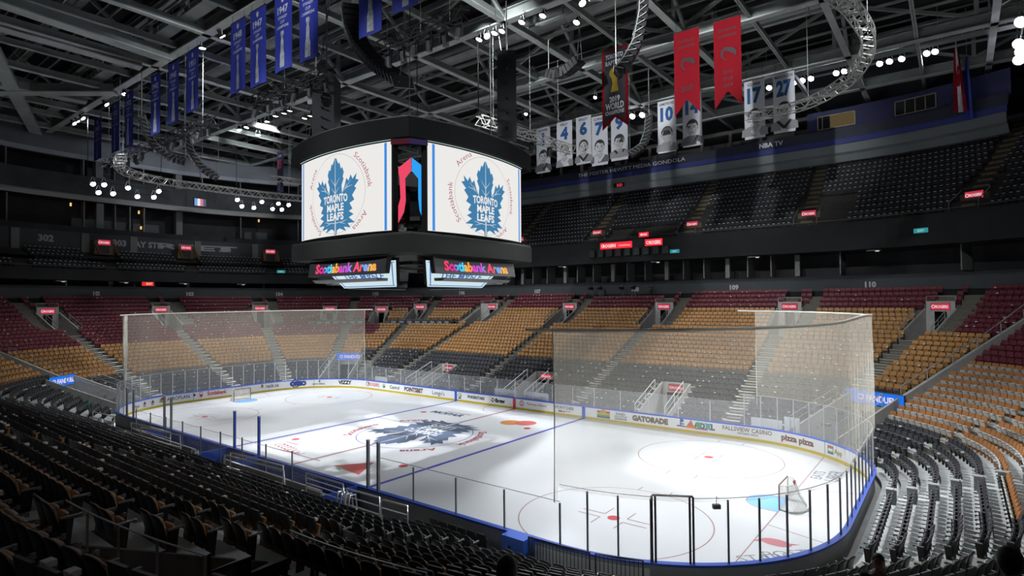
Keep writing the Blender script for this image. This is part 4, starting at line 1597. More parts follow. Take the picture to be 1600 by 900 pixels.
ring_band(21.1, 22.4, 6.7, 1.25, 'upper_ring', M_SBBLK)
ring_band(22.4, 22.47, 6.72, 1.27, 'ring_edge', M_BLACK)
_hw = HW
ring_band(13.65, 14.85, 6.7, .5, 'lower_ring', M_SBGREY)
ring_band(14.85, 15.0, 6.6, .45, 'ring_edge', M_BLACK)
M_LEAFB = glow('screen_blue', (.055, .21, .40), 1.0)
M_LEAFV = glow('screen_vein', (.55, .60, .66), 1.0)
M_SCRED = glow('screen_crimson', (.40, .05, .11), 1.0)
M_SCRB = glow('screen_line_blue', (.05, .27, .75), 1.0)
M_SCRG = glow('screen_line_grey', (.45, .46, .45), 1.0)
RAINBOW = [(.85, .06, .14), (.75, .03, .28), (.55, .06, .45), (.05, .50, .80), (.10, .6, .85), (.95, .45, .06), (.90, .30, .10), (.70, .06, .55), (.50, .12, .65), (.60, .10, .60),
           (.30, .25, .8), (.90, .08, .20), (.85, .10, .15), (.05, .45, .80), (.30, .35, .80), (.95, .55, .08), (.9, .4, .1)]
for k in range(4):
    side = ['left facing', 'right facing', 'back', 'far back'][k]
    f = face_fn(k, 5.15, .62)
    n = 16
    z0, z1 = 15.15, 21.0
    mb = MB()
    for j in range(n + 1):
        t = -1 + 2 * j / n
        mb.v += [f(t, z0, .10), f(t, z1, .10)]
    for j in range(n):
        mb.f.append((2 * j, 2 * j + 2, 2 * j + 3, 2 * j + 1))
        mb.m.append(0)
    scr = mb.build('video_screen', M_SCREEN, SB)
    mb = MB()
    for a, b, oo in ((z0 - .08, z1 + .08, -.12),):
        vs = []
        for j in range(n + 1):
            t = (-1 + 2 * j / n) * 1.02
            vs += [f(t, a, .07), f(t, b, .07), f(t, b, -.35), f(t, a, -.35)]
        fs = []
        for j in range(n):
            for q in range(4):
                fs.append((4 * j + q, 4 * j + 4 + q, 4 * j + 4 + (q + 1) % 4, 4 * j + (q + 1) % 4))
        fs += [(0, 1, 2, 3), (4 * n + 3, 4 * n + 2, 4 * n + 1, 4 * n)]
        mb.add(vs, fs)
    mb.build('screen_cabinet', M_SBBLK, SB)
    mb = MB()
    tp = [f(-1.02 + 2.04 * j / n, z1 + .13, .16) for j in range(n + 1)]
    mb.tube(tp, .05, 5)
    mb.build('screen_light_strip', glow('strip_pale', (.55, .75, .75), .9), SB)
    SW = 5.15
    g = lambda x, y, oo=.13: f(x / SW, 18.05 + y, oo)
    mb = MB()
    leaf(mb, lambda x, y: g(x * 1.04, y - .1), 5.45)
    mb.build('screen_emblem', M_LEAFB, scr)
    mb = MB()
    leaf_text(mb, lambda x, y: g(x * 1.25, y - .1, .17), 5.45, 0)
    leaf_veins(mb, lambda x, y: g(x * 1.04, y - .1, .15), 5.45, 1, .013)
    mb.build('screen_lettering', [M_SCREEN, M_LEAFV], scr)
    mb = MB()
    vs, nn = [], 64
    for j in range(nn + 1):
        a = 2 * PI * j / nn
        for q in (2.82, 2.85):
            vs.append(g(q * 1.06 * math.cos(a), q * .985 * math.sin(a)))
    mb.add(vs, [(2 * j, 2 * j + 1, 2 * j + 3, 2 * j + 2) for j in range(nn)])
    mb.build('screen_circle', M_SCRG, scr)
    for a0 in ((55, 140) if k % 2 else (55, 140)):
        pass
    rot = {0: 0.0, 1: 1.0, 2: 0.0, 3: 1.0}[k]
    for word, am in (('Scotiabank', 28 if not rot else 8), ('Arena', -42 if not rot else -55), ('Scotiabank', 212 if not rot else 195), ('Arena', 152 if not rot else 130)):
        mb = MB()
        th0 = math.radians(am)

        def arcs(x, y, th0=th0):
            th = th0 - x / 3.25
            q = 3.05 + y + .2
            return g(q * 1.06 * math.cos(th), q * .97 * math.sin(th))
        put_text(mb, word, arcs, .40, 0, -.005, sx=1.25)
        # letters that would run off the screen's edge are dropped with it
        keep = [i for i, fc in enumerate(mb.f) if all(15.2 < mb.v[q][2] < 20.95 for q in fc)]
        mb.f = [mb.f[i] for i in keep]
        mb.m = [mb.m[i] for i in keep]
        if mb.f:
            mb.build('screen_lettering', M_SCRED, scr)
    for sx in (-1, 1):
        mb = MB()
        x0 = sx * 4.72
        mb.add([g(x0 - .1, -2.88), g(x0 + .1, -2.88), g(x0 + .1, 2.9), g(x0 - .1, 2.9)], [(0, 1, 2, 3)])
        mb.build('screen_stripe', M_SCRB, scr)
    # lower lettered boards
    f2 = face_fn(k, 4.6, .0)
    zc, hh = 12.95, 1.15
    inn = -.05
    q = lambda x, y, oo=0.0: f2(x / 4.6, zc + y, inn - .18 * y + oo)
    lab = empty('ribbon_board', (0, 0, 0))
    bpy.data.objects.remove(lab)
    mb = MB()
    vs = [q(-4.4, -hh / 2), q(4.4, -hh / 2), q(4.4, hh / 2), q(-4.4, hh / 2)] + [q(-4.4, -hh / 2, -.4), q(4.4, -hh / 2, -.4), q(4.4, hh / 2, -.4), q(-4.4, hh / 2, -.4)]
    mb.add(vs, [(0, 1, 2, 3), (7, 6, 5, 4), (0, 4, 5, 1), (1, 5, 6, 2), (2, 6, 7, 3), (3, 7, 4, 0)])
    rb = mb.build('ribbon_board', M_BLACK, SB)
    v_, f_ = text2d('Scotiabank Arena', .045)
    kx = 7.0 / (v_[:, 0].max() - v_[:, 0].min())
    cx = np.array([np.mean([v_[i, 0] for i in fc]) for fc in f_])
    ms = [glow('rainbow_%d' % i, c, 1.05) for i, c in enumerate(RAINBOW)]
    mb = MB()
    x0_, x1_ = v_[:, 0].min(), v_[:, 0].max()
    for fc, c in zip(f_, cx):
        mi = min(len(ms) - 1, int((c - x0_) / (x1_ - x0_) * len(ms)))
        mb.add([q(v_[i, 0] * kx, v_[i, 1] * .66, .03) for i in fc], [tuple(range(len(fc)))], mi)
    mb.build('board_lettering', ms, rb)
    # ledge under the board
    mb = MB()
    vs = []
    for x in (-3.6, 3.6):
        for y, oo in ((-.85, .10), (-1.05, -.2), (-1.05, -1.0), (-.85, -1.0)):
            vs.append(q(x, y, oo))
    mb.add(vs, [(0, 1, 2, 3), (7, 6, 5, 4)] + [(i, 4 + i, 4 + (i + 1) % 4, (i + 1) % 4) for i in range(4)])
    mb.build('board_ledge', mat('ledge_grey', (.16, .16, .165), .5), rb)
# the slanted screens looking down at the ice, inside the lower boards
for k in range(4):
    a = k * PI / 2
    R_ = Matrix.Rotation(a, 3, 'Z')
    vs = [R_ @ Vector(p) for p in ((-4.3, 5.7, 13.3), (4.3, 5.7, 13.3), (3.0, 4.5, 11.55), (-3.0, 4.5, 11.55))]
    nrm = (vs[1] - vs[0]).cross(vs[2] - vs[0]).normalized()
    ctr = sum(vs, Vector()) / 4
    if nrm.z > 0:
        nrm = -nrm
    back = [p - nrm * .35 for p in vs]
    o = MB().add(vs + back, [(7, 6, 5, 4), (0, 4, 5, 1), (1, 5, 6, 2), (2, 6, 7, 3), (3, 7, 4, 0)]).build('under_screen', M_SBBLK, SB)
    MB().add([p + nrm * .01 for p in vs], [(0, 1, 2, 3)]).build('screen_face', glow('under_screen_pale', (.62, .78, .83), 1.0), o)
    mb = MB()
    mid = lambda x, t: vs[0].lerp(vs[3], t).lerp(vs[1].lerp(vs[2], t), .5 + x) + nrm * .03
    put_text(mb, 'THE MAPLE', lambda x, y: mid(-x / 6, .55 + y / 2), .55, 0, .02)
    for t in (.06, .94):
        mb.add([mid(-.48, t - .015), mid(.48, t - .015), mid(.48, t + .015), mid(-.48, t + .015)], [(0, 1, 2, 3)])
    for x in (-.45, .45):
        mb.add([mid(x - .008, .05), mid(x + .008, .05), mid(x + .008, .95), mid(x - .008, .95)], [(0, 1, 2, 3)])
    mb.build('screen_lettering', glow('under_screen_blue', (.07, .16, .5), 1.0), o)
# dim coloured strip over the corner gap
mb = MB()
for k, (a, b) in enumerate((((5.2, -6.9), (6.35, -6.35)), ((6.35, -6.35), (6.9, -5.2)))):
    mb.add([(a[0], a[1], 20.75), (b[0], b[1], 20.75), (b[0], b[1], 21.1), (a[0], a[1], 21.1)], [(0, 1, 2, 3)], k)
mb.build('gap_strip', [glow('strip_wine', (.06, .012, .022), 1.0), glow('strip_violet', (.028, .02, .06), 1.0)], SB)
# coloured swooping panels inside
mb = MB()
sw = [((-.85, 20.0), (-.25, 20.6)), ((-.8, 19.0), (-.2, 19.35)), ((-.85, 17.8), (-.35, 17.8)), ((-1.2, 16.9), (-.7, 16.6)), ((-2.1, 16.3), (-1.8, 15.7))]
Q = lambda x, z, o_: Vector((4.75, -4.75, 0)) + Vector((.707, .707, 0)) * (x * .62) + Vector((0, 0, z)) - Vector((.707, -.707, 0)) * o_
vs = [Q(x, z, 1.2) for pr in [((-1.45, 19.95), (-.02, 20.7)), ((-1.45, 19.6), (-.02, 19.75)), ((-1.35, 19.2), (-.7, 19.2)), ((-1.25, 17.8), (-.65, 17.6)), ((-1.6, 17.0), (-.85, 16.8)), ((-2.4, 16.9), (-1.6, 15.9)), ((-2.5, 16.6), (-2.3, 15.6))] for x, z in pr]
mb.add(vs, [(2 * i, 2 * i + 1, 2 * i + 3, 2 * i + 2) for i in range(6)], 0)
vs = [Q(x, z, 1.2) for pr in [((.02, 20.7), (1.55, 19.95)), ((.02, 19.75), (1.5, 19.5)), ((.75, 19.2), (1.5, 19.2)), ((.75, 17.8), (1.45, 17.6)), ((.9, 16.9), (1.75, 16.6)), ((1.5, 16.0), (1.85, 16.2))] for x, z in pr]
mb.add(vs, [(2 * i, 2 * i + 1, 2 * i + 3, 2 * i + 2) for i in range(5)], 1)
mb.build('color_panel', [glow('panel_pink', (.85, .07, .14), 1.0), glow('panel_blue', (.03, .36, .90), 1.0)], SB)
mb = MB()
for i in range(22):
    a = random.random() * 2 * PI
    p = Vector((2.6, -2.6, 15.0)) + Vector((random.uniform(-1.6, 1.6), random.uniform(-1.6, 1.6), random.uniform(-.3, 1.3)))
    MB().box(p, (random.uniform(.2, .8), random.uniform(.2, .8), random.uniform(.15, .5)), 0).build('equipment_box', [M_SBGREY, M_SBBLK, M_STEEL][i % 3], SB)
mb = MB()
for x, y in ((0, 4.2), (0, -4.2), (4.2, 0), (-4.2, 0)):
    mb.bar((x, y, 12.3), (x, y, 22.4), .35)
for z in (13.2, 22.2):
    for a, b in (((-4.2, -4.2), (4.2, -4.2)), ((4.2, -4.2), (4.2, 4.2)), ((4.2, 4.2), (-4.2, 4.2)), ((-4.2, 4.2), (-4.2, -4.2))):
        mb.bar((a[0], a[1], z), (b[0], b[1], z), .25)
mb.build('inner_frame', M_BLACK, SB)
mb = MB()
for x in (-6.2, 6.2):
    for y in (-6.2, 6.2):
        mb.tube([(x * .95, y * .95, 22.4), (x * .75, y * .75, 34.4)], .035, 5)
mb.tube([(1.2, 6.5, 22.4), (1.2, 6.5, 34.4)], .05, 5)
mb.tube([(3.0, 6.0, 22.4), (3.0, 6.0, 34.4)], .05, 5)
mb.build('hoist_cable', M_BLACK, SB)
for x, y, z0, z1, w_, lab in ((-4.3, -5.2, 23.2, 27.9, 1.7, 'tall black cable bin hanging above the left side of the scoreboard'), (6.2, 4.2, 23.4, 30.2, 1.5, 'tall black cable bin hanging above the right side of the scoreboard')):
    t = empty('cable_bin', (x, y, z1), 0, lab, 'cable bin')
    mb = MB().box((x, y, (z0 + z1) / 2), (w_, w_, z1 - z0), 0, Matrix.Rotation(.65, 3, 'Z'))
    mb.build('bin_body', mat('drape_black', (.013, .013, .016), .8), t)
    mb = MB()
    for i in range(6):
        mb.box((x + .9 * math.cos(-.9), y + .9 * math.sin(-.9), z0 + .6 + i * (z1 - z0 - 1) / 5), (.12, .9, .08), 0, Matrix.Rotation(.65, 3, 'Z'))
    mb.build('bin_strap', M_SBGREY, t)
    MB().tube([(x, y, z1), (x, y, 34.5)], .06, 6).build('hanger', M_BLACK, t)

# ================================================================ ROOF
ROOFZ = 34.5
mb = MB()
mb.box((0, 0, 41.2), (160, 116, .3))
for i in range(46):
    y = -56 + i * 2.5
    mb.box((0, y, 40.8), (150, .16, .5))
CEIL = mb.build('ceiling_deck', M_DECK)
tag(CEIL, 'dark ribbed roof deck high above the arena', 'ceiling', kind='structure')
GY = [-47.5, -34.5, -21.0, -7.8, 7.0, 20.0, 34.0, 45.0]
for y in GY:
    mb = MB()
    x0, x1 = (-68, 64)
    mb.box((0 - 2, y, ROOFZ + .06), (x1 - x0, .75, .12), 1)
    mb.box((-2, y, ROOFZ + .55), (x1 - x0, .12, 1.0), 0)
    mb.box((-2, y, ROOFZ + 1.05), (x1 - x0, .6, .1), 0)
    mb.box((-2, y, 40.2), (x1 - x0, .6, .5), 0)
    xs = np.arange(-64.6, 62, 11.2)
    for k, x in enumerate(xs):
        mb.bar((x, y, ROOFZ + 1), (x, y, 40.2), .35, .35, 0)
        if k + 1 < len(xs):
            if k % 2:
                mb.bar((x, y, ROOFZ + 1), (x + 11.2, y, 40.2), .3, .3, 0)
            else:
                mb.bar((x, y, 40.2), (x + 11.2, y, ROOFZ + 1), .3, .3, 0)
    tag(mb.build('beam_roof_girder', [M_STEEL, M_STEELL]), 'long dark steel roof girder', 'girder', kind='structure')
for k in range(23):
    x = -64 + 5.6 * k + .6
    mb = MB()
    big = k % 2 == 0
    mb.box((x, 0, ROOFZ + .05 + (.3 if not big else 0)), (.55 if big else .32, 108, .1), 1)
    mb.box((x, 0, ROOFZ + .42 + (.2 if not big else 0)), (.1, 108, .7), 0)
    if big:
        for j in range(len(GY) - 1):
            a, b = GY[j], GY[j + 1]
            mb.bar((x, a, ROOFZ + .5), (x, (a + b) / 2, 40.0), .28, .28, 0)
            mb.bar((x, b, ROOFZ + .5), (x, (a + b) / 2, 40.0), .28, .28, 0)
    tag(mb.build('beam_cross_steel', [M_STEEL, M_STEELL]), 'steel cross beam between the roof girders', 'beam', kind='structure')
for y0, y1 in zip(GY[:-1], GY[1:]):
    mb = MB()
    for q in range(1, 5):
        y = y0 + (y1 - y0) * q / 5
        mb.box((-2, y, ROOFZ + 1.9), (132, .14, .22), 0)
        mb.box((-2, y + .05, ROOFZ + 3.2), (132, .10, .12), 0)
    tag(mb.build('beam_purlins', [M_STEEL]), 'thin steel purlins between two girders', 'beam', kind='structure')
for n_, (y, z, r) in enumerate(((13.5, 37.3, .85), (27.0, 37.6, .8), (-14.5, 39.0, .9), (40.5, 37.4, .7), (0.2, 38.0, .8))):
    t = empty('air_duct', (-60, y, z), 0, ['round grey duct right of the scoreboard girder', 'round grey duct above the retired number banners', 'round grey duct on the left half of the roof', 'round grey duct by the far row of floodlights', 'round grey duct over the middle of the ice'][n_], 'duct')
    xa, xb = (-62, 58) if y < 40 else (-16, 30)
    MB().tube([(xa, y, z), (xb, y, z)], r, 14).build('duct_tube', M_STEELL if n_ % 2 else M_STEEL, t, True)
    mb = MB()
    for x in np.arange(xa + 2, xb, 6):
        mb.tube([(x, y, z), (x + .15, y, z)], r * 1.05, 14)
    mb.build('duct_band', M_STEEL, t)
# sloping end truss, upper left
mb = MB()
for a, b in (((-66, -9, 34.4), (-22, -24, 34.6)), ((-64, -30, 34), (-40, -8, 34.6)), ((-50, -46, 34), (-46, -9, 34.6)), ((-60, -34, 34), (-58, -9, 38.5)), ((-34, -40, 36), (-30, -9, 34.6)), ((-24, -30, 34.6), (-26, -8, 34.6))):
    mb.bar(a, b, .9, .9, 0)
    mb.bar((a[0], a[1], a[2] - .5), (b[0], b[1], b[2] - .5), 1.3, .12, 1)
tag(mb.build('beam_diagonal_frame', [M_STEEL, M_STEELL]), 'heavy diagonal steel frame in the dark upper left of the roof', 'beam', kind='structure')
# catwalks
for y, x0, x1, lab in ((-9.3, -62, 2, 'steel catwalk with railings beside the left girder'), (38.5, 8, 40, 'steel catwalk over the far upper deck')):
    t = empty('catwalk', (x0, y, ROOFZ + 1.1), 0, lab, 'catwalk')
    MB().box(((x0 + x1) / 2, y, ROOFZ + 1.1), (x1 - x0, 1.2, .1)).build('deck', M_STEEL, t)
    for yy in (-.6, .6):
        mb = MB()
        for z in (.5, 1.0):
            mb.bar((x0, y + yy, ROOFZ + 1.1 + z), (x1, y + yy, ROOFZ + 1.1 + z), .05)
        for x in np.arange(x0, x1, 1.6):
            mb.bar((x, y + yy, ROOFZ + 1.1), (x, y + yy, ROOFZ + 2.1), .05)
        mb.build('railing', M_STEELL, t)

# ================================================================ FLOODLIGHTS
M_LENS = glow('flood_lens', (.86, .86, 1.0), LENS_GLOW)
FL = []


def flood(p, target, label, r=.30, light=0.0, group=None, cell=True, arm=.9, deg=95):
    p = Vector(p)
    d = (Vector(target) - p).normalized()
    q = d.to_track_quat('Z', 'Y').to_matrix()
    t = empty('floodlight', p, 0, label, 'floodlight', group)
    mb = MB()
    n = 12
    vs, fs = [], []
    for rr, zz in ((r * .45, -.62), (r * .62, -.3), (r * 1.0, -.02), (r * 1.06, .05)):
        vs += [p + q @ Vector((rr * math.cos(2 * PI * i / n), rr * math.sin(2 * PI * i / n), zz)) for i in range(n)]
    for a in range(3):
        fs += [(a * n + i, a * n + (i + 1) % n, (a + 1) * n + (i + 1) % n, (a + 1) * n + i) for i in range(n)]
    fs.append(tuple(range(n - 1, -1, -1)))
    mb.add(vs, fs)
    mb.build('lamp_housing', M_SBGREY, t)
    MB().add([p + q @ Vector((r * .98 * math.cos(2 * PI * i / n), r * .98 * math.sin(2 * PI * i / n), .0)) for i in range(n)], [tuple(range(n))]).build('lamp_lens', M_LENS, t)
    mb = MB()
    for sx in (-1, 1):
        mb.bar(p + q @ Vector((sx * r * 1.12, 0, -.1)), p + Vector((0, 0, arm)) + q @ Vector((sx * r * .2, 0, -.1)), .05)
    mb.build('lamp_bracket', M_STEELL, t)
    if light:
        spot('lamp_beam', p + d * .12, target, light, deg, parent=t)
    return t


PXL = lambda x: x
# along the left girder (y = -7), along the right girder (y = 7), far row, left rig
for k, x in enumerate((-16.4, -20.2, -38.9, -44.4, -52.6, -54.4, -55.9)):
    flood((x, -7.45, 33.95), {1: (-19, -6, 0), 2: (-27, -5, 0)}.get(k, (x * .55, 15, 2)), '%s white floodlight from the right on the left girder' % ordw(k + 1), .28 if k != 5 else .18, SPOT_POWER * {0: .5, 1: 1.1, 2: .8, 4: .6}.get(k, 0), deg=78)
for k, (x, y) in enumerate(((-42.1, 7.2), (-40.2, 7.2), (-37.4, 7.4), (-35.8, 7.6), (-42.4, 10.0), (-32.9, 7.1), (-31.1, 7.2), (-29.7, 7.1), (-37.1, 10.1), (-30.9, 9.9), (-29.5, 9.8))):
    flood((x, y, 33.9), (-39, -2, 2) if k == 1 else (-64, 12, 31) if k == 8 else (-34, 6, 1), '%s white floodlight of the cluster left of the scoreboard' % ordw(k + 1), .30, SPOT_POWER * {1: 1, 5: 1, 8: .35}.get(k, 0), deg=70)
for k, (x, y) in enumerate(((.9, 7.0), (1.9, 6.9), (2.75, 6.9), (3.5, 7.0), (5.8, 6.8), (7.8, 7.0), (11.4, 7.3), (9.4, 9.7))):
    flood((x, y, 33.9), (32, -2, 1) if k in (1, 6) else (x - 5, -6, 0), '%s white floodlight of the row right of the scoreboard' % ordw(k + 1), .28, SPOT_POWER * (2.9 if k in (1, 6) else 2.2) if k in (0, 1, 4, 6) else 0, deg=56 if k in (1, 6) else 66)
for k, x in enumerate((16.7, 19.5, 20.4, 21.3, 23.9, 24.7, 25.6, 28.1, 29.0, 30.1, 32.3, 33.0)):
    flood((x, 42.6, 36.2), (x * .5, 4, 0), '%s white floodlight from the left in the far row under the roof edge' % ordw(k + 1), .32, SPOT_POWER * 2.2 if k in (1, 6, 11) else 0, deg=46)
for k, (x, y) in enumerate(((-8.0, 26.2), (1.7, 26.5), (2.0, 35.5), (3.2, 35.8))):
    flood((x, y, 33.9), (0, 0, 0), '%s small floodlight among the retired number banners' % ordw(k + 1), .2 if k < 2 else .36, 0)
for k, (y, z) in enumerate(((-6.5, 25.7), (-5.3, 25.8), (-5.9, 24.7), (-4.3, 24.8), (-2.6, 25.8), (-1.5, 24.8), (.5, 25.0), (1.1, 25.9), (12.0, 26.2), (12.7, 25.3), (14.6, 25.3), (15.9, 26.4), (17.7, 25.5), (18.7, 26.5), (19.3, 25.6), (20.5, 26.5))):
    flood((-52, y, z), (-14, y * .5, 0), '%s white floodlight from the left on the left end rig' % ordw(k + 1), .30, SPOT_POWER * .2 if k in (1, 5, 9, 13) else 0, deg=44)
for k, (x, y) in enumerate(((39.1, 33.3), (39.3, 38.8), (39.6, 41.2), (39.6, 43.6))):
    flood((x, y, 33.9), (14, 0, 0), '%s floodlight from the top at the right edge of the roof' % ordw(k + 1), .5, SPOT_POWER * .8 if k in (0, 2) else 0, deg=44)
# the pipes of the left rig
for y0, y1, z in ((-8, 2.5, 25.25), (11, 22, 25.9)):
    t = empty('light_pipe', (-52, y0, z), 0, 'black pipe rig carrying %s floodlights on the left end' % ('the left group of' if y0 < 0 else 'the right group of'), 'lighting rig')
    mb = MB().bar((-52.3, y0, z + .9), (-52.3, y1, z + .9), .1).bar((-52.3, y0, z), (-52.3, y1, z), .1)
    mb.build('pipe', M_BLACK, t)
    mb = MB()
    for y in (y0 + 1, y1 - 1):
        mb.tube([(-52.3, y, z), (-52.3, y, 34.5)], .04, 5)
    mb.build('hanger', M_BLACK, t)
for k, (a, b, n_) in enumerate((((15.5, 42.6, 37.15), (34.2, 42.6, 37.15), 'far row of'), ((39.4, 32.3, 34.85), (39.6, 44.6, 34.85), 'right edge'))):
    t = empty('light_pipe', a, 0, 'grey pipe carrying the %s floodlights' % n_, 'lighting rig')
    MB().bar(a, b, .12).build('pipe', M_STEELL, t)
    mb = MB()
    for q in (.05, .5, .95):
        p = lerp3(a, b, q)
        mb.tube([p, (p[0], p[1], 41)], .04, 5)
    mb.build('hanger', M_STEELL, t)
# the same rows on the near side of the roof, behind and above the camera
for k, x in enumerate((-30, -18, -6, 6, 18, 30)):
    flood((x, -38, 33.8), (x * .9, 24, 4), 'white floodlight of the near row, %s from the left' % ordw(k + 1), .35, SPOT_POWER * (2.2 if x > 0 else 2.0), deg=36)
for k, y in enumerate((-7.8, 7.0, 20.0)):
    flood((47, y, 33.8), (-32, y * .6, 2), 'white floodlight of the right end row, %s along' % ordw(k + 1), .35, SPOT_POWER * 1.5, deg=32)
# added lamps out of view, brightening the hanging banners and the left end
for k, (p, q, pw, dg) in enumerate((((6, -7.8, 33.9), (1, 30, 30), 1.5, 34), ((20, -7.8, 33.9), (15, 30, 30), 1.7, 36), ((26, -21, 33.9), (-14, -8, 30), .45, 30), ((12, -21, 33.9), (-42, 10, 31), .9, 40))):
    flood(p, q, 'added unseen lamp at a roof girder, %s of four' % ordw(k + 1), .22, SPOT_POWER * pw, deg=dg)

# ================================================================ BANNERS
M_BANW = mat('banner_white', (.62, .63, .66), .8)
M_BANB = mat('banner_blue', (.022, .035, .30), .7)
M_BANR = mat('banner_red', (.20, .006, .012), .8, spec=.1)
M_BANK = mat('banner_black', (.022, .022, .026), .7)
M_NUMB = mat('banner_number', (.012, .085, .25), .7)
SKIN = [mat('print_grey_%d' % k, (v, v, v * 1.02), .8) for k, v in enumerate((.03, .12, .27, .42, .58))]


def cloth(mb, c, r, w_, h_, tail=0.0, mi=0, wave=.05, nu=8, nv=8, ph=0.0):
    """hanging cloth; c = top centre; returns fn(x, y) on its front, x right, y down-negative"""
    c, r = Vector(c), Vector(r).normalized()
    n = Vector((r.y, -r.x, 0))

    def f(x, y, o=0.0):
        d = wave * math.sin(ph + x / w_ * 7) * min(1, -y / h_ + .15)
        return c + r * x + Vector((0, 0, y)) + n * (d + o)
    vs = []
    for j in range(nv + 1):
        for i in range(nu + 1):
            x = (i / nu - .5) * w_
            hh = h_ - tail * (1 - abs(x) / (w_ / 2))
            vs.append(f(x, -hh * j / nv))
    N = len(vs)
    fs = [(j * (nu + 1) + i, j * (nu + 1) + i + 1, (j + 1) * (nu + 1) + i + 1, (j + 1) * (nu + 1) + i) for j in range(nv) for i in range(nu)]
    mb.add(vs, fs, mi)
    mb.add([p - n * .02 for p in vs], [tuple(reversed(q)) for q in fs], mi)
    return f


def hang_bar(root, c, r, w_, up=1.2):
    c, r = Vector(c), Vector(r).normalized()
    mb = MB().tube([c - r * (w_ / 2 + .05), c + r * (w_ / 2 + .05)], .04, 6)
    for q in (-.4, .4):
        mb.tube([c + r * w_ * q, c + r * w_ * q + Vector((0, 0, up))], .015, 4)
    mb.build('hanging_bar', M_BLACK, root)


def portrait(root, f, cy, s, kind):
    """grey printed head and shoulders, flat on the cloth"""
    mb = MB()
    e = lambda cx, cy_, rx, ry, o, mi, a0=0, a1=2 * PI, n=20: mb.add([f(cx + rx * math.cos(a0 + (a1 - a0) * i / n), cy_ + ry * math.sin(a0 + (a1 - a0) * i / n), o) for i in range(n + 1)], [tuple(range(n + 1))], mi)
    sh = [(-1.25, -1.75), (-1.2, -1.05), (-.5, -.75), (.5, -.75), (1.2, -1.05), (1.25, -1.75)]
    mb.add([f(x * s, cy + y * s, .03) for x, y in sh], [tuple(range(6))], 2 if kind % 3 else 1)
    mb.add([f(x * s, cy + y * s, .035) for x, y in [(-.34, -.4), (.34, -.4), (.42, -.85), (0, -1.25), (-.42, -.85)]], [tuple(range(5))], 3)
    mb.add([f(x * s, cy + y * s, .04) for x, y in [(-.75, -.85), (-.5, -.78), (0, -1.3), (.5, -.78), (.75, -.85), (.1, -1.65), (-.1, -1.65)]], [tuple(range(7))], 4 if kind % 2 else 0)
    e(0, cy + .28 * s, .66 * s, .74 * s, .038, 0)
    for sx in (-1, 1):
        e(sx * .6 * s, cy + .02 * s, .11 * s, .2 * s, .043, 3)
    e(0, cy, .57 * s, .8 * s, .046, 3)
    e(-.16 * s, cy - .02 * s, .36 * s, .66 * s, .049, 4)
    e(0, cy + .52 * s, .60 * s, .36 * s, .052, 1 if kind == 5 else 0, .05, PI - .05)
    for sx in (-1, 1):
        e(sx * .23 * s, cy + .12 * s, .12 * s, .05 * s, .056, 1)
        mb.add([f(sx * .10 * s, cy + .21 * s, .056), f(sx * .38 * s, cy + .24 * s, .056), f(sx * .38 * s, cy + .29 * s, .056), f(sx * .10 * s, cy + .27 * s, .056)], [(0, 1, 2, 3)], 0)
    mb.add([f(0, cy + .1 * s, .056), f(.11 * s, cy - .2 * s, .056), f(-.06 * s, cy - .2 * s, .056)], [(0, 1, 2)], 2)
    e(0, cy - .4 * s, .22 * s, .05 * s, .056, 1)
    mb.build('printed_portrait', SKIN, root)


NB = [(-8.0, 'BOWER', '1', 2.15, 33.15, 6), (-4.75, 'KELLY', '4', 2.3, 33.3, 5.8), (-2.3 + .2, 'BAILEY', '6', 2.15, 33.4, 6), (.35, 'CLANCY', '7', 2.2, 33.0, 6.1), (3.6, 'CONACHER', '9', 2.2, 33.2, 6.1),
      (8.85, 'ARMSTRONG', '10', 2.15, 33.0, 5.95), (11.9, 'KEON', '14', 2.15, 33.2, 5.95), (18.25, 'CLARK', '17', 2.0, 33.0, 6.05), (21.05, 'MAHOVLICH', '27', 2.0, 33.1, 6.05)]
# x positions from the photo at depth y = 30
NX = [-8.0, -4.75, -1.95, .3, 2.95, 8.85, 11.75, 18.25, 21.05]
for k, ((_x, nm, num, w_, zt, h_), x) in enumerate(zip(NB, NX)):
    lab = 'white hanging banner with the number %s and a grey portrait' % {'1': 'one', '4': 'four', '6': 'six', '7': 'seven', '9': 'nine', '10': 'ten', '14': 'fourteen', '17': 'seventeen', '27': 'twenty-seven'}[num]
    t = empty('number_banner', (x, 30, zt), 0, lab, 'banner', 'retired number banners')
    mb = MB()
    f = cloth(mb, (x, 30, zt), (1, 0, 0), w_, h_, 0, 0, .03, ph=k)
    mb.build('banner_cloth', M_BANW, t)
    mb = MB()
    put_text(mb, nm, lambda a, b: f(a, b - .42, .03), .3, 0, .02, w_ * .82)
    mb.build('name_lettering', M_BANK, t)
    mb = MB()
    put_text(mb, num, lambda a, b: f(a, b - 1.55, .03), 1.5, 0, .05, w_ * .7)
    mb.build('number_lettering', M_NUMB, t)
    portrait(t, f, -4.0, 1.02, k)
    hang_bar(t, (x, 30, zt), (1, 0, 0), w_)

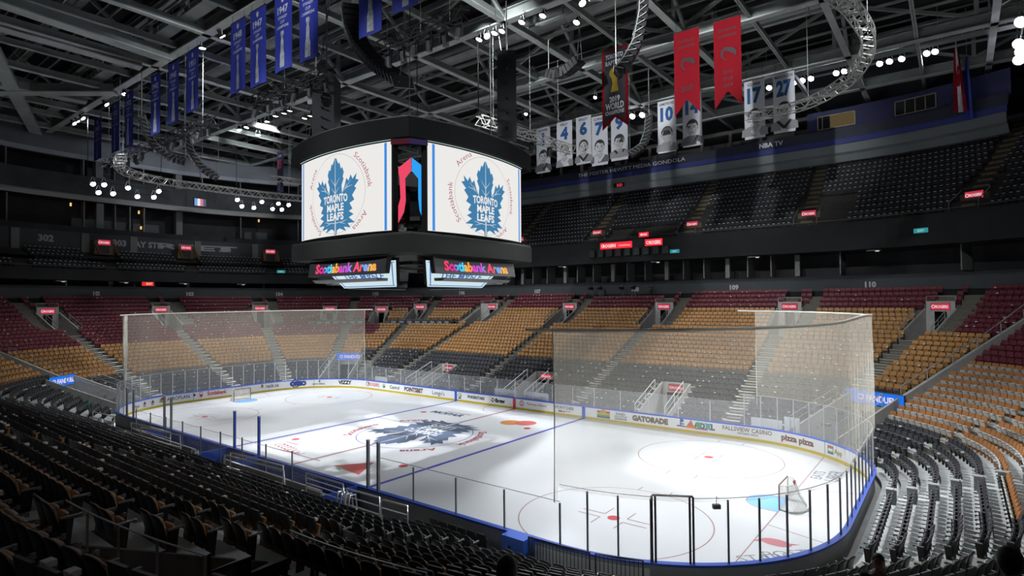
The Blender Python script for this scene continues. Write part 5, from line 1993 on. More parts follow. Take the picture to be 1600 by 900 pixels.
for k, (x, zt, h_) in enumerate(((16.45, 33.5, 6.9), (19.85, 33.45, 6.95))):
    t = empty('team_banner', (x, 16, zt), 0, ['red swallowtail banner with black claw emblem and a year below it', 'red swallowtail banner with black claw emblem, right of its twin'][k], 'banner', 'red division banners')
    mb = MB()
    f = cloth(mb, (x, 16, zt), (1, 0, 0), 2.2, h_ + .35, 1.3, 0, .06, ph=k * 2)
    mb.build('banner_cloth', M_BANR, t)
    pr_ = MB()
    mb = pr_
    if k == 0:
        put_text(mb, '2015', lambda a, b: f(a, b - 5.0, .03), .5, 0, .02, 1.1)
    for q, s_ in enumerate(('DIVISION', 'CHAMPIONS')):
        put_text(mb, s_, lambda a, b: f(a, b - .9 - .5 * q, .03), .26, 0, .0, 1.5)
    if k == 1:
        for q, s_ in enumerate(('2016', '2018', '2019')):
            put_text(mb, s_, lambda a, b: f(a, b - 4.4 - .55 * q, .03), .3, 0, .0, 1.0)
    mb.build('banner_lettering', M_BANK, t)
    mb = MB()
    # claw emblem: ball arc and three talon strokes
    vs = []
    for i in range(15):
        a = .5 + 4.4 * i / 14
        for rr in (.52, .52 - .18 * math.sin(PI * i / 14)):
            vs.append(f(rr * math.cos(a), -2.9 + rr * math.sin(a), .03))
    mb.add(vs, [(2 * i, 2 * i + 1, 2 * i + 3, 2 * i + 2) for i in range(14)])
    for q in range(3):
        x0 = -.5 + .3 * q
        pts = [(x0, -2.55 - .1 * q), (x0 + .3, -2.35 - .05 * q), (x0 + .62, -2.4 - .2 * q), (x0 + .55, -2.75 - .25 * q), (x0 + .42, -2.6 - .2 * q), (x0 + .2, -2.55 - .1 * q)]
        mb.add([f(a, b, .032) for a, b in pts], [tuple(range(6))])
    mb.build('emblem_print', M_BANK, t)
    hang_bar(t, (x, 16, zt), (1, 0, 0), 2.2)
t = empty('championship_banner', (9.6, 16, 33.5), 0, 'black banner edged in red with a gold trophy and white world champions lettering', 'banner')
x, zt = 9.65, 33.85
mb = MB()
f = cloth(mb, (x, 16, zt), (1, 0, 0), 2.65, 7.5, 1.05, 0, .04)
mb.build('banner_cloth', M_BANR, t)
mb = MB()
f2 = cloth(mb, (x, 15.96, zt - .22), (1, 0, 0), 2.15, 6.75, .85, 0, .04)
mb.build('banner_field', M_BANK, t)
mb = MB()
for s_, y, hh, mw in (('TORONTO', -.75, .42, 1.8), ('RAPTORS', -1.35, .42, 1.8), ('2019', -4.75, .5, 1.1), ('WORLD', -5.4, .6, 1.9), ('CHAMPIONS', -6.0, .36, 1.95)):
    put_text(mb, s_, lambda a, b: f(a, b + y, .09), hh, 0, .04, mw)
mb.build('banner_lettering', M_BANW, t)
mb = MB()
mb.add([f(.52 * math.cos(i * PI / 10), -2.35 + .52 * math.sin(i * PI / 10), .09) for i in range(20)], [tuple(range(20))])
mb.add([f(a, b, .088) for a, b in ((-.3, -2.7), (.35, -2.7), (.3, -3.3), (.42, -4.1), (-.4, -4.1), (-.2, -3.3))], [tuple(range(6))])
mb.build('gold_trophy', mat('trophy_gold', (.42, .27, .03), .4, metal=.2, vary=.3, scale=2), t)
hang_bar(t, (x, 16, zt), (1, 0, 0), 2.65)

BB = [(-44.5, 32.1, 27.3, '1918'), (-39.0, 32.8, 27.3, '1922'), (-35.2, 33.1, 27.2, '1932'), (-28.3, 33.3, 27.3, '1942'), (-24.2, 33.4, 27.6, '1945'), (-20.2, 33.5, 27.9, '1951'),
      (-12.0, 33.7, 27.8, '1948'), (-8.9, 33.7, 27.6, '1947'), (-5.3, 33.7, 27.9, '1947'), (-2.0, 33.7, 27.8, '1949'), (4.9, 33.7, 27.6, '1962'), (8.2, 33.7, 28.2, '1967')]
for k, (x, z1, z0, yr) in enumerate(BB):
    t = empty('cup_banner', (x, -8.3, z1), 0, 'long blue banner with year and silver cup, %s from left in the row' % ordw(k + 1), 'banner', 'blue cup banners along the left girder')
    r = Vector((1, 0, 0))
    w_, h_ = 2.3, z1 - z0
    mb = MB()
    f = cloth(mb, (x, -8.3, z1), r, w_, h_, 0, 0, .05, ph=k)
    mb.build('banner_cloth', M_BANB, t)
    mb = MB()
    leaf(mb, lambda a, b: f(a, b - .45, .03), .5)
    put_text(mb, yr, lambda a, b: f(a, b - 1.2, .03), .55, 0, .03, w_ * .72)
    for q, s_ in enumerate(('STANLEY', 'CUP', 'CHAMPIONS')):
        put_text(mb, s_, lambda a, b: f(a, b - 1.8 - .36 * q, .03), .22, 0, .02, w_ * .66)
    mb.build('banner_lettering', mat('banner_letter', (.50, .53, .60), .7), t)
    mb = MB()
    cup = [(-.17, -.0), (.17, 0), (.2, -.28), (.1, -.5), (.1, -.65), (.15, -.8), (.17, -1.7), (.25, -2.0), (.27, -3.1), (-.27, -3.1), (-.25, -2.0), (-.17, -1.7), (-.15, -.8), (-.1, -.65), (-.1, -.5), (-.2, -.28)]
    kk = min(1.0, (h_ - 3.0) / 3.15)
    mb.add([f(a * 1.1, -2.85 + b * kk, .03) for a, b in cup], [tuple(range(len(cup)))])
    mb.build('printed_cup', mat('cup_silver', (.34, .37, .40), .6, vary=.35, scale=4), t)
    hang_bar(t, (x, -8.3, z1), r, w_, .6)

t = empty('number_banner', (-43.5, 14, 32.6), 0, 'narrow dark banner with a purple edge and the number fifteen, left of the scoreboard', 'banner', 'retired number banners')
mb = MB()
f = cloth(mb, (-43.5, 14, 32.6), (1, 0, 0), 1.65, 6.0, 0, 0, .02)
mb.build('banner_cloth', mat('banner_violet', (.05, .04, .22), .7), t)
mb = MB()
f = cloth(mb, (-43.5, 13.95, 32.45), (1, 0, 0), 1.3, 5.7, 0, 0, .02)
mb.build('banner_field', M_BANK, t)
mb = MB()
put_text(mb, '15', lambda a, b: f(a, b - 1.7, .04), 1.3, 0, .04, 1.0)
mb.build('number_lettering', mat('banner_crimson', (.45, .05, .08), .7), t)
mb = MB()
put_text(mb, 'CARTER', lambda a, b: f(a, b - .55, .04), .32, 0, .0, 1.0)
mb.build('name_lettering', M_BANW, t)
hang_bar(t, (-43.5, 14, 32.6), (1, 0, 0), 1.65, 1.9)
# ================================================================ LINE ARRAY SPEAKERS
M_SPK = mat('speaker_black', (.014, .014, .015), .45)
M_GRILL = mat('speaker_grille', (.03, .03, .032), .6)
M_RIG = mat('rigging_silver', (.42, .43, .43), .4, metal=.4)


def line_array(path, width, label, face, nbox, rig=True):
    """boxes strung along a hanging curve; 'face' = sideways direction of the boxes"""
    P = [Vector(p) for p in path]
    L = [0]
    for a, b in zip(P, P[1:]):
        L.append(L[-1] + (b - a).length)

    def at(l):
        for k in range(len(P) - 1):
            if l <= L[k + 1] or k == len(P) - 2:
                return P[k].lerp(P[k + 1], (l - L[k]) / (L[k + 1] - L[k]))
    t = empty('line_array_speaker', P[0], 0, label, 'loudspeaker')
    st = L[-1] / nbox
    fv = Vector(face).normalized()
    for k in range(nbox):
        a, b = at(k * st), at((k + 1) * st)
        d = (b - a).normalized()
        n = d.cross(fv).normalized()
        M = Matrix((fv, n, d)).transposed()
        mb = MB()
        hw, dp, hh = width / 2, .38, st * .47
        vs = [Vector((sx * hw * (1 if fy < 0 else .8), fy * dp, sz * hh * (1 if fy < 0 else .8))) for sx in (-1, 1) for fy in (-1, 1) for sz in (-1, 1)]
        mb.add([(a + b) / 2 + M @ p for p in vs], [(0, 1, 3, 2), (4, 6, 7, 5), (0, 4, 5, 1), (2, 3, 7, 6), (0, 2, 6, 4), (1, 5, 7, 3)])
        c = mb.build('speaker_box', M_SPK, t)
        mb = MB()
        if rig:
            for sx in (-1, 1):
                mb.bar((a + b) / 2 + M @ Vector((sx * hw * 1.03, -.3, -hh)), (a + b) / 2 + M @ Vector((sx * hw * 1.03, -.3, hh)), .05, .05, 0)
                mb.bar((a + b) / 2 + M @ Vector((sx * hw * 1.03, .25, -hh)), (a + b) / 2 + M @ Vector((sx * hw * 1.03, -.3, hh)), .04, .04, 0)
            mb.bar((a + b) / 2 + M @ Vector((-hw, -.40, hh)), (a + b) / 2 + M @ Vector((hw, -.40, hh)), .035, .035, 0)
            mb.build('rigging_bar', M_RIG if rig == 2 else M_STEEL, c)
    mb = MB()
    e = P[-1]
    for q in (-.4, .4):
        mb.tube([e + fv * q, e + fv * q * .2 + Vector((0, 0, 2.6)), e + Vector((0, 0, 9))], .025, 5)
    mb.tube([P[0], P[0] + Vector((0, 0, max(.6, 34.5 - P[0].z)))], .05, 5)
    mb.build('hanging_cable', M_STEEL, t)
    return t


line_array([(-4.2, -3, 34.6), (-3.9, -3, 32.8), (-2.8, -3, 30.8), (-.9, -3, 28.9), (2.2, -3, 26.7)], 1.5, 'long curved black speaker array left of centre at the top of the photo', (.6, .8, 0), 20)
line_array([(16.3, 8, 34.2), (16.1, 8, 31.6), (15.6, 8, 29.6), (14.5, 8, 28.2), (13.9, 8, 27.9)], 1.5, 'curved black speaker array hanging in front of the black championship banner', (-.5, .85, 0), 14)
line_array([(-32, -8.2, 29.8), (-32, -7.7, 28.2), (-32, -6.8, 26.8), (-32, -5.4, 26.1), (-32, -3.9, 26.0)], 1.25, 'curved black speaker array below the left blue banners', (.8, -.3, 0), 14)
line_array([(-34, -3.2, 30.0), (-34, -2.5, 27.6), (-34, -1.4, 26.1), (-34, .6, 25.1)], 1.25, 'curved speaker array with silver rigging, right of the darker one on the left', (.8, -.3, 0), 13, rig=2)
line_array([(9.4, 24, 29.6), (9.2, 24, 27.8), (8.6, 24, 26.4), (7.2, 24, 25.8)], 1.4, 'curved speaker array hanging beside the number 9 banner', (-.4, .9, 0), 12)
line_array([(5.0, 12, 31.4), (5.9, 12, 31.0), (7.0, 12, 31.1), (8.3, 12, 31.8)], 1.5, 'fan of black speakers hanging left of the black championship banner', (0, 1, .25), 9, rig=False)

# ================================================================ ALUMINIUM TRUSSES
M_ALU = mat('truss_silver', (.44, .44, .42), .42, metal=.35)


def box_truss(path, size, name, label, cat, m, group=None, step=.62, hang=True):
    P = [Vector(p) for p in path]
    t = empty(name, P[0], 0, label, cat, group)
    pts = [P[0]]
    for a, b in zip(P, P[1:]):
        n = max(1, round((b - a).length / step))
        pts += [a.lerp(b, k / n) for k in range(1, n + 1)]
    h = size / 2
    ch = []
    for i, p in enumerate(pts):
        d = (pts[min(i + 1, len(pts) - 1)] - pts[max(i - 1, 0)]).normalized()
        s_ = d.cross(Vector((0, 0, 1))).normalized()
        ch.append([p + s_ * a * h + Vector((0, 0, b * h)) for a, b in ((-1, -1), (1, -1), (1, 1), (-1, 1))])
    mb = MB()
    for k in range(4):
        mb.tube([c[k] for c in ch], .045, 5)
    mb.build('chord_tube', m, t)
    mb = MB()
    for i in range(len(ch) - 1):
        for k in range(4):
            a, b = (ch[i][k], ch[i + 1][(k + 1) % 4]) if i % 2 else (ch[i][(k + 1) % 4], ch[i + 1][k])
            mb.bar(a, b, .05)
    mb.build('lacing', m, t)
    if hang:
        mb = MB()
        for q in (.15, .5, .85):
            p = pts[int(q * (len(pts) - 1))]
            mb.tube([p, (p.x, p.y, 34.6)], .02, 4)
        mb.build('hanging_cable', M_STEELL, t)
    return t


def smooth_path(P, n=6):
    P = [Vector(p) for p in P]
    out = []
    for i in range(len(P) - 1):
        a, b, c, d = P[max(i - 1, 0)], P[i], P[i + 1], P[min(i + 2, len(P) - 1)]
        for k in range(n):
            u = k / n
            out.append(.5 * ((2 * b) + (c - a) * u + (2 * a - 5 * b + 4 * c - d) * u * u + (3 * b - a - 3 * c + d) * u ** 3))
    return out + [P[-1]]


box_truss([(2.2, 5.3, 26), (3.2, 19.1, 26)], .75, 'stage_truss', 'straight silver lighting truss just right of the scoreboard top', 'truss', M_ALU)
box_truss([(-28.8, 3.8, 25), (-27.6, 9.5, 25)], .6, 'stage_truss', 'short silver lighting truss left of the scoreboard', 'truss', M_ALU)
box_truss(smooth_path([(-30.4, -10.4, 25), (-34.6, -9.4, 25), (-38.4, -6.8, 25), (-40.0, -2.8, 25), (-40.0, .4, 25), (-39.3, 8, 25), (-37.7, 13.7, 25), (-36.8, 15.5, 25)]), .75, 'curved_truss', 'long curved silver truss on the left below the blue banners', 'truss', M_ALU)
box_truss(smooth_path([(21.2, 16, 25), (25.3, 15.6, 25), (28.2, 13, 25), (29.9, 9.6, 25), (30.7, 5.7, 25), (30.5, 1.9, 25), (30.2, 0, 25), (29.0, -4, 25), (26, -8, 25)]),   .62, 'curved_truss', 'curved silver truss sweeping up at the upper right', 'truss', M_ALU)
M_BTR = mat('truss_black', (.025, .025, .028), .4)


def moving_light(p, parent_label, k):
    t = empty('stage_light', p, .4 * k, 'black stage light head hanging %s' % parent_label, 'stage light', 'stage lights under the black trusses')
    p = Vector(p)
    MB().box(p + Vector((0, 0, -.12)), (.42, .3, .2)).build('light_base', M_SPK, t)
    mb = MB()
    for q in (-.24, .24):
        mb.box(p + Vector((q, 0, -.5)), (.06, .16, .6))
    mb.box(p + Vector((0, 0, -.22)), (.54, .16, .06))
    mb.build('yoke', M_SPK, t)
    a = .5 * math.sin(k * 2.1)
    mb = MB().tube([p + Vector((0, a * .1, -.38)), p + Vector((0, a * .5, -.98))], .19, 10)
    mb.build('light_head', M_GRILL, t)
    MB().tube([p + Vector((0, a * .5, -.98)), p + Vector((0, a * .51, -1.0))], .16, 10).build('front_lens', mat('dull_lens', (.25, .26, .28), .1), t)


OW = ['first', 'second', 'third', 'fourth', 'fifth', 'sixth', 'seventh']
for k, (x0, x1, ww) in enumerate(((-46, -34, 'lowest black truss at the left'), (-30, -19, 'black truss under the left middle banners'), (-12.5, -1, 'black truss under the tall banners'), (4.5, 12, 'black truss at the top right of the blue banners'))):
    box_truss([(x0, -7.1, 27.2), (x1, -7.1, 27.2)], .7, 'light_truss', ww + ' with stage lights', 'truss', M_BTR)
    n = 6
    for j in range(n):
        moving_light((x0 + (x1 - x0) * (j + .6) / n, -7.1, 26.8), 'under the %s, %s from left' % (ww.split(' at ')[0].split(' under ')[0] + (' ' + ['one', 'two', 'three', 'four'][k]), OW[j]), j + 7 * k)
for k, (x, y, z) in enumerate(((2.5, 8.3, 25.5), (2.8, 12.3, 25.5), (3.0, 15, 25.5), (-28.5, 5.2, 24.7), (-28.1, 7.6, 24.7))):
    moving_light((x, y, z), 'under the silver truss %s, %s' % ('right of the scoreboard' if k < 3 else 'left of the scoreboard', OW[k]), k)
# square flat panel speakers / projector boxes turned to the ice
for k, (x, y, z, lab) in enumerate(((-5.0, -5.7, 26.2, 'pale square box light under the tall blue banners'), (13.2, 6.2, 33.2, 'pale square box light at the very top near the right speaker array'), (25.4, 9.0, 31.5, 'pale square box light at the top right'), (-31, 13, 31.5, 'pale box light among the left roof lamps'))):
    t = empty('box_light', (x, y, z), .6, lab, 'light')
    M = Matrix.Rotation(.6, 3, 'Z') @ Matrix.Rotation(.5, 3, 'X')
    MB().box((x, y, z), (1.0, .9, .3), 0, M).build('light_box', mat('box_pale', (.42, .43, .43), .5), t)
    MB().box(Vector((x, y, z)) + M @ Vector((0, 0, -.16)), (.85, .75, .02), 0, M).build('diffuser', mat('box_diffuser', (.60, .61, .62), .4), t)
    MB().tube([(x, y, z + .1), (x, y, 34.5)], .04, 5).build('hanger', M_STEELL, t)

# ================================================================ LIT SIGNS OF THE UPPER DECK
for k, s_ in enumerate(UAIS[:5]):
    c, r, out = frame_at(s_, 26.9, 19.95)
    M = Matrix((r, out, Vector((0, 0, 1)))).transposed()
    mb = MB().box(c + out * .8 + Vector((0, 0, -.75)), (2.3, 1.6, 2.0), 0, M)
    mb.box(c - out * .02 + Vector((0, 0, -1.0)), (1.3, .06, 1.2), 1, M)
    tag(mb.build('wall_upper_portal', [mat('brown_steps', (.16, .125, .07), .85, vary=.2), M_BLACK]), 'small dark portal in the upper deck', 'entrance', kind='structure')
    root = sign_board('entrance_sign', c - out * .12 + Vector((0, 0, .1)), r, (0, 0, 1), 1.45, .68, M_SIGNRED, [('ROGERS', .12, 0, .26, .95, .02)], 'small red lit sign in the upper deck, %s from the left' % ordw(k + 1), 'sign', 'red signs of the upper deck', disc_x=-.54)
    mb = MB()
    for q in (-1.15, 1.15):
        mb.tube([c + r * q - out * 2.2 + Vector((0, 0, -1.4)), c + r * q - out * 2.2 + Vector((0, 0, -.6)), c + r * q + out * .2 + Vector((0, 0, .7))], .04, 5)
    mb.tube([c - r * 1.15 + out * .2 + Vector((0, 0, .85)), c + r * 1.15 + out * .2 + Vector((0, 0, .85))], .03, 5)
    mb.build('side_rail', mat('dim_rail', (.10, .105, .11), .5), root)
for k, s_ in enumerate(LAIS[1:]):
    s_ = LAIS[k + 1]
    c, r, out = frame_at(s_, 28.2, 18.9)
    M = Matrix((r, out, Vector((0, 0, 1)))).transposed()
    mb = MB().box(c + out * .8 + Vector((0, 0, -.6)), (2.2, 1.6, 1.9), 0, M)
    mb.box(c - out * .02 + Vector((0, 0, -.9)), (1.3, .06, 1.1), 1, M)
    tag(mb.build('wall_upper_portal', [mat('brown_steps', (.16, .125, .07), .85, vary=.2), M_BLACK]), 'small dark portal in the left upper deck', 'entrance', kind='structure')
    root = sign_board('entrance_sign', c - out * .12 + Vector((0, 0, .1)), r, (0, 0, 1), 1.45, .7, M_SIGNRED, [('ROGERS', .12, 0, .26, .95, .02)], 'small red lit sign in the left upper deck, %s from the left' % ordw(k + 1), 'sign', 'red signs of the upper deck', disc_x=-.54)
    for q in (-1.1, 1.1):
        MB().bar(c + r * q - out * 2.0 + Vector((0, 0, -1.6)), c + r * q + out * .1 + Vector((0, 0, .1)), .22).build('side_ramp', mat('ramp_orange', (.20, .09, .03), .6), root)
for sa, sb, d, z, h_, tx, lab in ((sF(-3.55), sF(1.13), 23.85, 17.75, .85, [('ROGERS', -.95, 0, .40, 1.9, .03), ('In-Round Shootout', 1.25, -.02, .24, 1.7, .0)], 'long bright red lit board on the front of the far upper deck'),
                                  (sF(2.9), sF(5.25), 23.85, 17.8, .85, [('ROGERS', .2, 0, .44, 1.5, .03)], 'shorter bright red lit board on the front of the far upper deck'),
                                  (sF(1.6), sF(2.95), 24.9, 19.0, .62, [('ROGERS', .0, 0, .26, .9, .02)], 'small bright red lit board above the two long ones')):
    c, r, out = frame_at((sa + sb) / 2, d, z)
    sign_board('sponsor_sign', c, r, (0, 0, 1), sb - sa, h_, M_SIGNREDB, tx, lab, 'sign', tm=glow('sign_white_bright', (.95, .8, .82), 1.0), disc_x=-(sb - sa) / 2 + .38)
# press box under the red boards
mb = MB()
for x in np.arange(-4.6, 6.2, 1.3):
    mb.box((x, 36.6, 16.75), (.8, .5, .9))
tag(mb.build('wall_deck_bay', mat('bay_dark', (.03, .03, .032), .7)), 'dark bays under the red boards', 'wall', kind='structure')
c, r, out = frame_at(sF(-5.8), 33.9, 27.9)
sign_board('clock_display', c, r, (0, 0, 1), 1.7, .6, M_BLACK, [('3:21', .1, 0, .42, 1.3, .03)], 'small red digital clock on the gondola soffit', 'clock', tm=glow('clock_red', (.8, .04, .07), 1.0))
for k, (s_, d, z, lab) in enumerate(((sCa(72.5), 23.9, 16.9, 'small teal lit sign below the right upper deck'), (sF(6.8), 23.9, 16.5, 'small teal lit sign under the red boards'), (sCd(26), 23.9, 15.5, 'small teal lit sign below the left upper deck'))):
    c, r, out = frame_at(s_, d, z)
    sign_board('exit_sign', c, r, (0, 0, 1), 1.2, .45, glow('sign_teal', (.03, .25, .28), 1.0), [('EXIT', 0, 0, .2, .6, .03)], lab, 'sign', tm=glow('sign_teal_pale', (.3, .6, .65), 1.0))
c, r, out = frame_at(sL(1.4), 25.8, 13.35)
sign_board('exit_sign', c, r, (0, 0, 1), 1.5, .6, glow('sign_hot', (.75, .03, .03), 1.0), [('EXIT', .2, 0, .3, .8, .03)], 'bright red lit sign under the left upper deck', 'sign', tm=glow('sign_hot_pale', (1, .5, .4), 1.0))
t = empty('television', (-58, 9.2, 26.1), 0, 'small television with white, red and blue picture before the left suites', 'television')
MB().box((-58, 9.2, 26.1), (.2, 1.9, 1.3)).build('housing', M_BLACK, t)
mb = MB()
for k in range(4):
    y0 = 8.35 + k * .425
    mb.add([(-57.89, y0, 25.55), (-57.89, y0 + .425, 25.55), (-57.89, y0 + .425, 26.65), (-57.89, y0, 26.65)], [(0, 1, 2, 3)], k)
mb.build('picture', [glow('tv_blue', (.2, .35, .75), 1), glow('tv_white', (.8, .8, .85), 1), glow('tv_red', (.7, .2, .25), 1), glow('tv_dark', (.1, .12, .2), 1)], t)
MB().tube([(-58, 9.2, 26.7), (-58, 9.2, 34.5)], .04, 5).build('hanger', M_BLACK, t)

# ceiling work lamps under the upper decks (small, dim)
for k, s_ in enumerate([sCc(8), sL(-2), sCd(2), sCd(16), sF(-24), sF(-10), sF(4), sF(16), sCa(80)]):
    z = 13.45 if s_ > 130 else 15.35
    c, r, out = frame_at(s_, 24.6, z)
    t = empty('deck_lamp', c, 0, 'small lamp under the deck edge, %s from the left' % ordw(k + 1), 'lamp', 'small lamps under the upper decks')
    M = Matrix((r, out, Vector((0, 0, 1)))).transposed()
    MB().box(c, (1.2, .5, .12), 0, M).build('lamp_tray', M_PART, t)
    MB().box(c + Vector((0, 0, -.08)) + r * .3, (.3, .25, .04), 0, M).build('lamp_lens', glow('small_lens', (1, .95, .85), 1.2), t)

# ================================================================ FLAGS
mb = MB()
t = empty('flag', (34.7, 44, 37.5), 0, 'limp red and white flag with a red leaf hanging at the upper right', 'flag')
mbs = [MB(), MB(), MB()]
for j in range(12):
    za, zb_ = 37.4 - 7.6 * j / 12, 37.4 - 7.6 * (j + 1) / 12
    for k, (xa, xb) in enumerate(((-.55, -.12), (-.12, .3), (.3, .62))):
        w0, w1 = .25 + .75 * j / 12, .25 + .75 * (j + 1) / 12
        mbs[k].add([(34.7 + xa * w0 + .02 * j, 44 + .15 * math.sin(k * 2 + j * .4), za), (34.7 + xb * w0 + .02 * j, 44 + .15 * math.sin((k + 1) * 2 + j * .4), za),
                    (34.7 + xb * w1 + .02 * j, 44 + .15 * math.sin((k + 1) * 2 + j * .4), zb_), (34.7 + xa * w1 + .02 * j, 44 + .15 * math.sin(k * 2 + j * .4), zb_)], [(0, 1, 2, 3)])
mbs[0].build('red_fold', M_BANR, t)
mbs[1].build('white_fold', M_BANW, t)
mbs[2].build('red_fold', M_BANR, t)
mb = MB()
leaf(mb, lambda x, y: Vector((34.86 + x * .22, 43.78, 33.6 + y)), 2.6)
mb.build('flag_leaf', M_BANR, t)
MB().tube([(34.7, 44, 37.4), (34.7, 44, 41)], .03, 5).build('cord', M_STEEL, t)
t = empty('flag', (35.6, 44.4, 35.6), 0, 'limp dark blue flag hanging behind the red and white one', 'flag')
mb = MB()
for j in range(10):
    for k in range(3):
        w0, w1 = .25 + .75 * j / 10, .25 + .75 * (j + 1) / 10
        xs = (-.4 + .27 * k, -.4 + .27 * (k + 1))
        mb.add([(35.6 + xs[0] * w0, 44.4 + .12 * math.sin(k * 2), 35.6 - .66 * j), (35.6 + xs[1] * w0, 44.4 + .12 * math.sin(k * 2 + 2), 35.6 - .66 * j),
                (35.6 + xs[1] * w1, 44.4 + .12 * math.sin(k * 2 + 2), 35.6 - .66 * (j + 1)), (35.6 + xs[0] * w1, 44.4 + .12 * math.sin(k * 2), 35.6 - .66 * (j + 1))], [(0, 1, 2, 3)])
mb.build('flag_cloth', M_BANB, t)
MB().tube([(35.6, 44.4, 35.6), (35.6, 44.4, 41)], .03, 5).build('cord', M_STEEL, t)

# ================================================================ PRESS DESK, CAMERAS
for sa, sb, lab, n in ((sCd(35.5), sCd(52), 'press desk with lettered black front panels behind the far net', 6), (sCd(61), sCd(84.5), 'press desk with lettered black front panels in the far corner', 8)):
    x, y, _, _ = pt((sa + sb) / 2, 16.9)
    t = empty('press_desk', (x, y, 6.6), 0, lab, 'desk')
    z = 7.5
    mb = sweep(MB(), [(16.7, z + .34), (17.7, z + .34), (17.7, z + .28), (16.7, z + .28), (16.7, z + .34)], sa, sb)
    mb.build('desk_top', mat('desk_grey', (.15, .15, .145), .6), t)
    mb = sweep(MB(), [(16.75, z - 1.2), (16.75, z - .3)], sa, sb)
    mb.build('desk_skirt', mat('desk_skirt', (.12, .125, .12), .7), t)
    for k in range(n):
        a, b = sa + (sb - sa) * (k + .03) / n, sa + (sb - sa) * (k + .97) / n
        p = sweep(MB(), [(16.72, z - .32), (16.66, z - .32), (16.66, z + .3), (16.72, z + .3)], a, b).build('front_panel', mat('desk_panel', (.014, .018, .024), .5), t)
        mb = MB()
        kk = (RC + 16.6) / RC
        put_text(mb, 'IBM', lambda x, y, m_=(a + b) / 2: P3(m_ + x / kk, 16.62, z + y), .34, 0, .03)
        mb.build('panel_lettering', mat('desk_letter', (.30, .33, .36), .6), p)
    for k in range(n):
        s_ = sa + (sb - sa) * (k + .5) / n
        c, r, out = frame_at(s_, 18.2, z - .35)
        M = Matrix((r, out, Vector((0, 0, 1)))).transposed()
        tc = empty('desk_chair', c, 0, 'black chair behind the press desk %s, %s from left' % ('behind the net' if sa < sCd(60) else 'in the corner', ordw(k + 1)), 'chair', 'chairs at the press desks')
        MB().box(c + out * .22 + Vector((0, 0, .55)), (.45, .06, .5), 0, M).build('backrest', M_BLACK, tc)
        MB().box(c + Vector((0, 0, .25)), (.45, .45, .07), 0, M).build('seat', M_BLACK, tc)
        MB().bar(c + Vector((0, 0, -.3)), c + Vector((0, 0, .25)), .07).build('leg', M_BLACK, tc)

for k, x in enumerate((-5.6, -4.2, -1.0, .7)):
    z0 = rz_(28)
    y = 12.95 + 24.9
    t = empty('broadcast_camera', (x, y, z0), 0, 'black broadcast camera on a tripod behind the last far row, %s from left' % ordw(k + 1), 'camera', 'broadcast cameras on the far platform')
    for a in (0, 2.1, 4.2):
        MB().bar((x, y, z0 + 1.1), (x + .45 * math.cos(a), y + .45 * math.sin(a), z0), .05).build('tripod_leg', mat('tripod_grey', (.12, .12, .12), .5), t)
    MB().box((x, y, z0 + 1.4), (.3, .75, .38)).build('camera_body', M_BLACK, t)
    MB().tube([(x, y - .35, z0 + 1.42), (x, y - .85, z0 + 1.40)], .14, 8).build('lens', M_SPK, t)
    MB().box((x + .1, y - .1, z0 + 1.68), (.1, .3, .14)).build('viewfinder', mat('box_pale', (.42, .43, .43), .5) if k == 2 else M_SPK, t)

# ================================================================ BENCHES, RAILS, BOXES AT THE RINK SIDE
for k, (x0, x1, lab) in enumerate(((-13.0, -3.2, 'long blue bench with a blue back wall on the near side, left one'), (.4, 10.0, 'long blue bench with a blue back wall on the near side, right one'))):
    t = empty('players_bench', ((x0 + x1) / 2, -14.6, .05), 0, lab, 'bench')
    MB().box(((x0 + x1) / 2, -14.35, .62), (x1 - x0, .42, .08)).build('bench_seat', mat('bench_pale', (.42, .55, .75), .5), t)
    MB().box(((x0 + x1) / 2, -14.35, .32), (x1 - x0, .30, .55)).build('bench_base', M_BLUE, t)
    MB().box(((x0 + x1) / 2, -13.24, .55), (x1 - x0, .04, 1.0)).build('inner_panel', mat('bench_blue', (.03, .06, .33), .5), t)
    mb = MB()
    for j, wd in enumerate(('MAPLE LEAFS', 'TORONTO', 'MAPLE LEAFS')):
        put_text(mb, wd, lambda a, b, j=j: (x0 + (x1 - x0) * (j + .5) / 3 - a, -13.265, .75 + b), .3, 0, .02, 2.4)
    mb.build('panel_lettering', mat('panel_letter', (.25, .28, .4), .5), t)
    MB().box(((x0 + x1) / 2, -15.35, .75), (x1 - x0, .12, 1.4)).build('back_wall', mat('bench_back', (.40, .39, .38), .6), t)
    for q in (x0, x1):
        MB().box((q, -14.3, .6), (.1, 2.0, 1.15)).build('end_panel', M_BLUE, t)
for k in range(9):
    x = -12.5 + k * 2.5
    t = empty('bench_glass', (x, -15.35, 1.45), 0, 'glass pane behind the near benches, %s from the left' % ordw(k + 1), 'glass screen', 'glass panes behind the benches')
    MB().box((x + 1.2, -15.35, 2.15), (2.3, .012, 1.4)).build('pane', M_GLASS, t)
    MB().bar((x, -15.35, 1.2), (x, -15.35, 2.95), .06).build('post', M_POSTD, t)
    MB().bar((x, -15.35, 2.85), (x + 2.4, -15.35, 2.85), .018).build('edge_strip', M_CHROME, t)
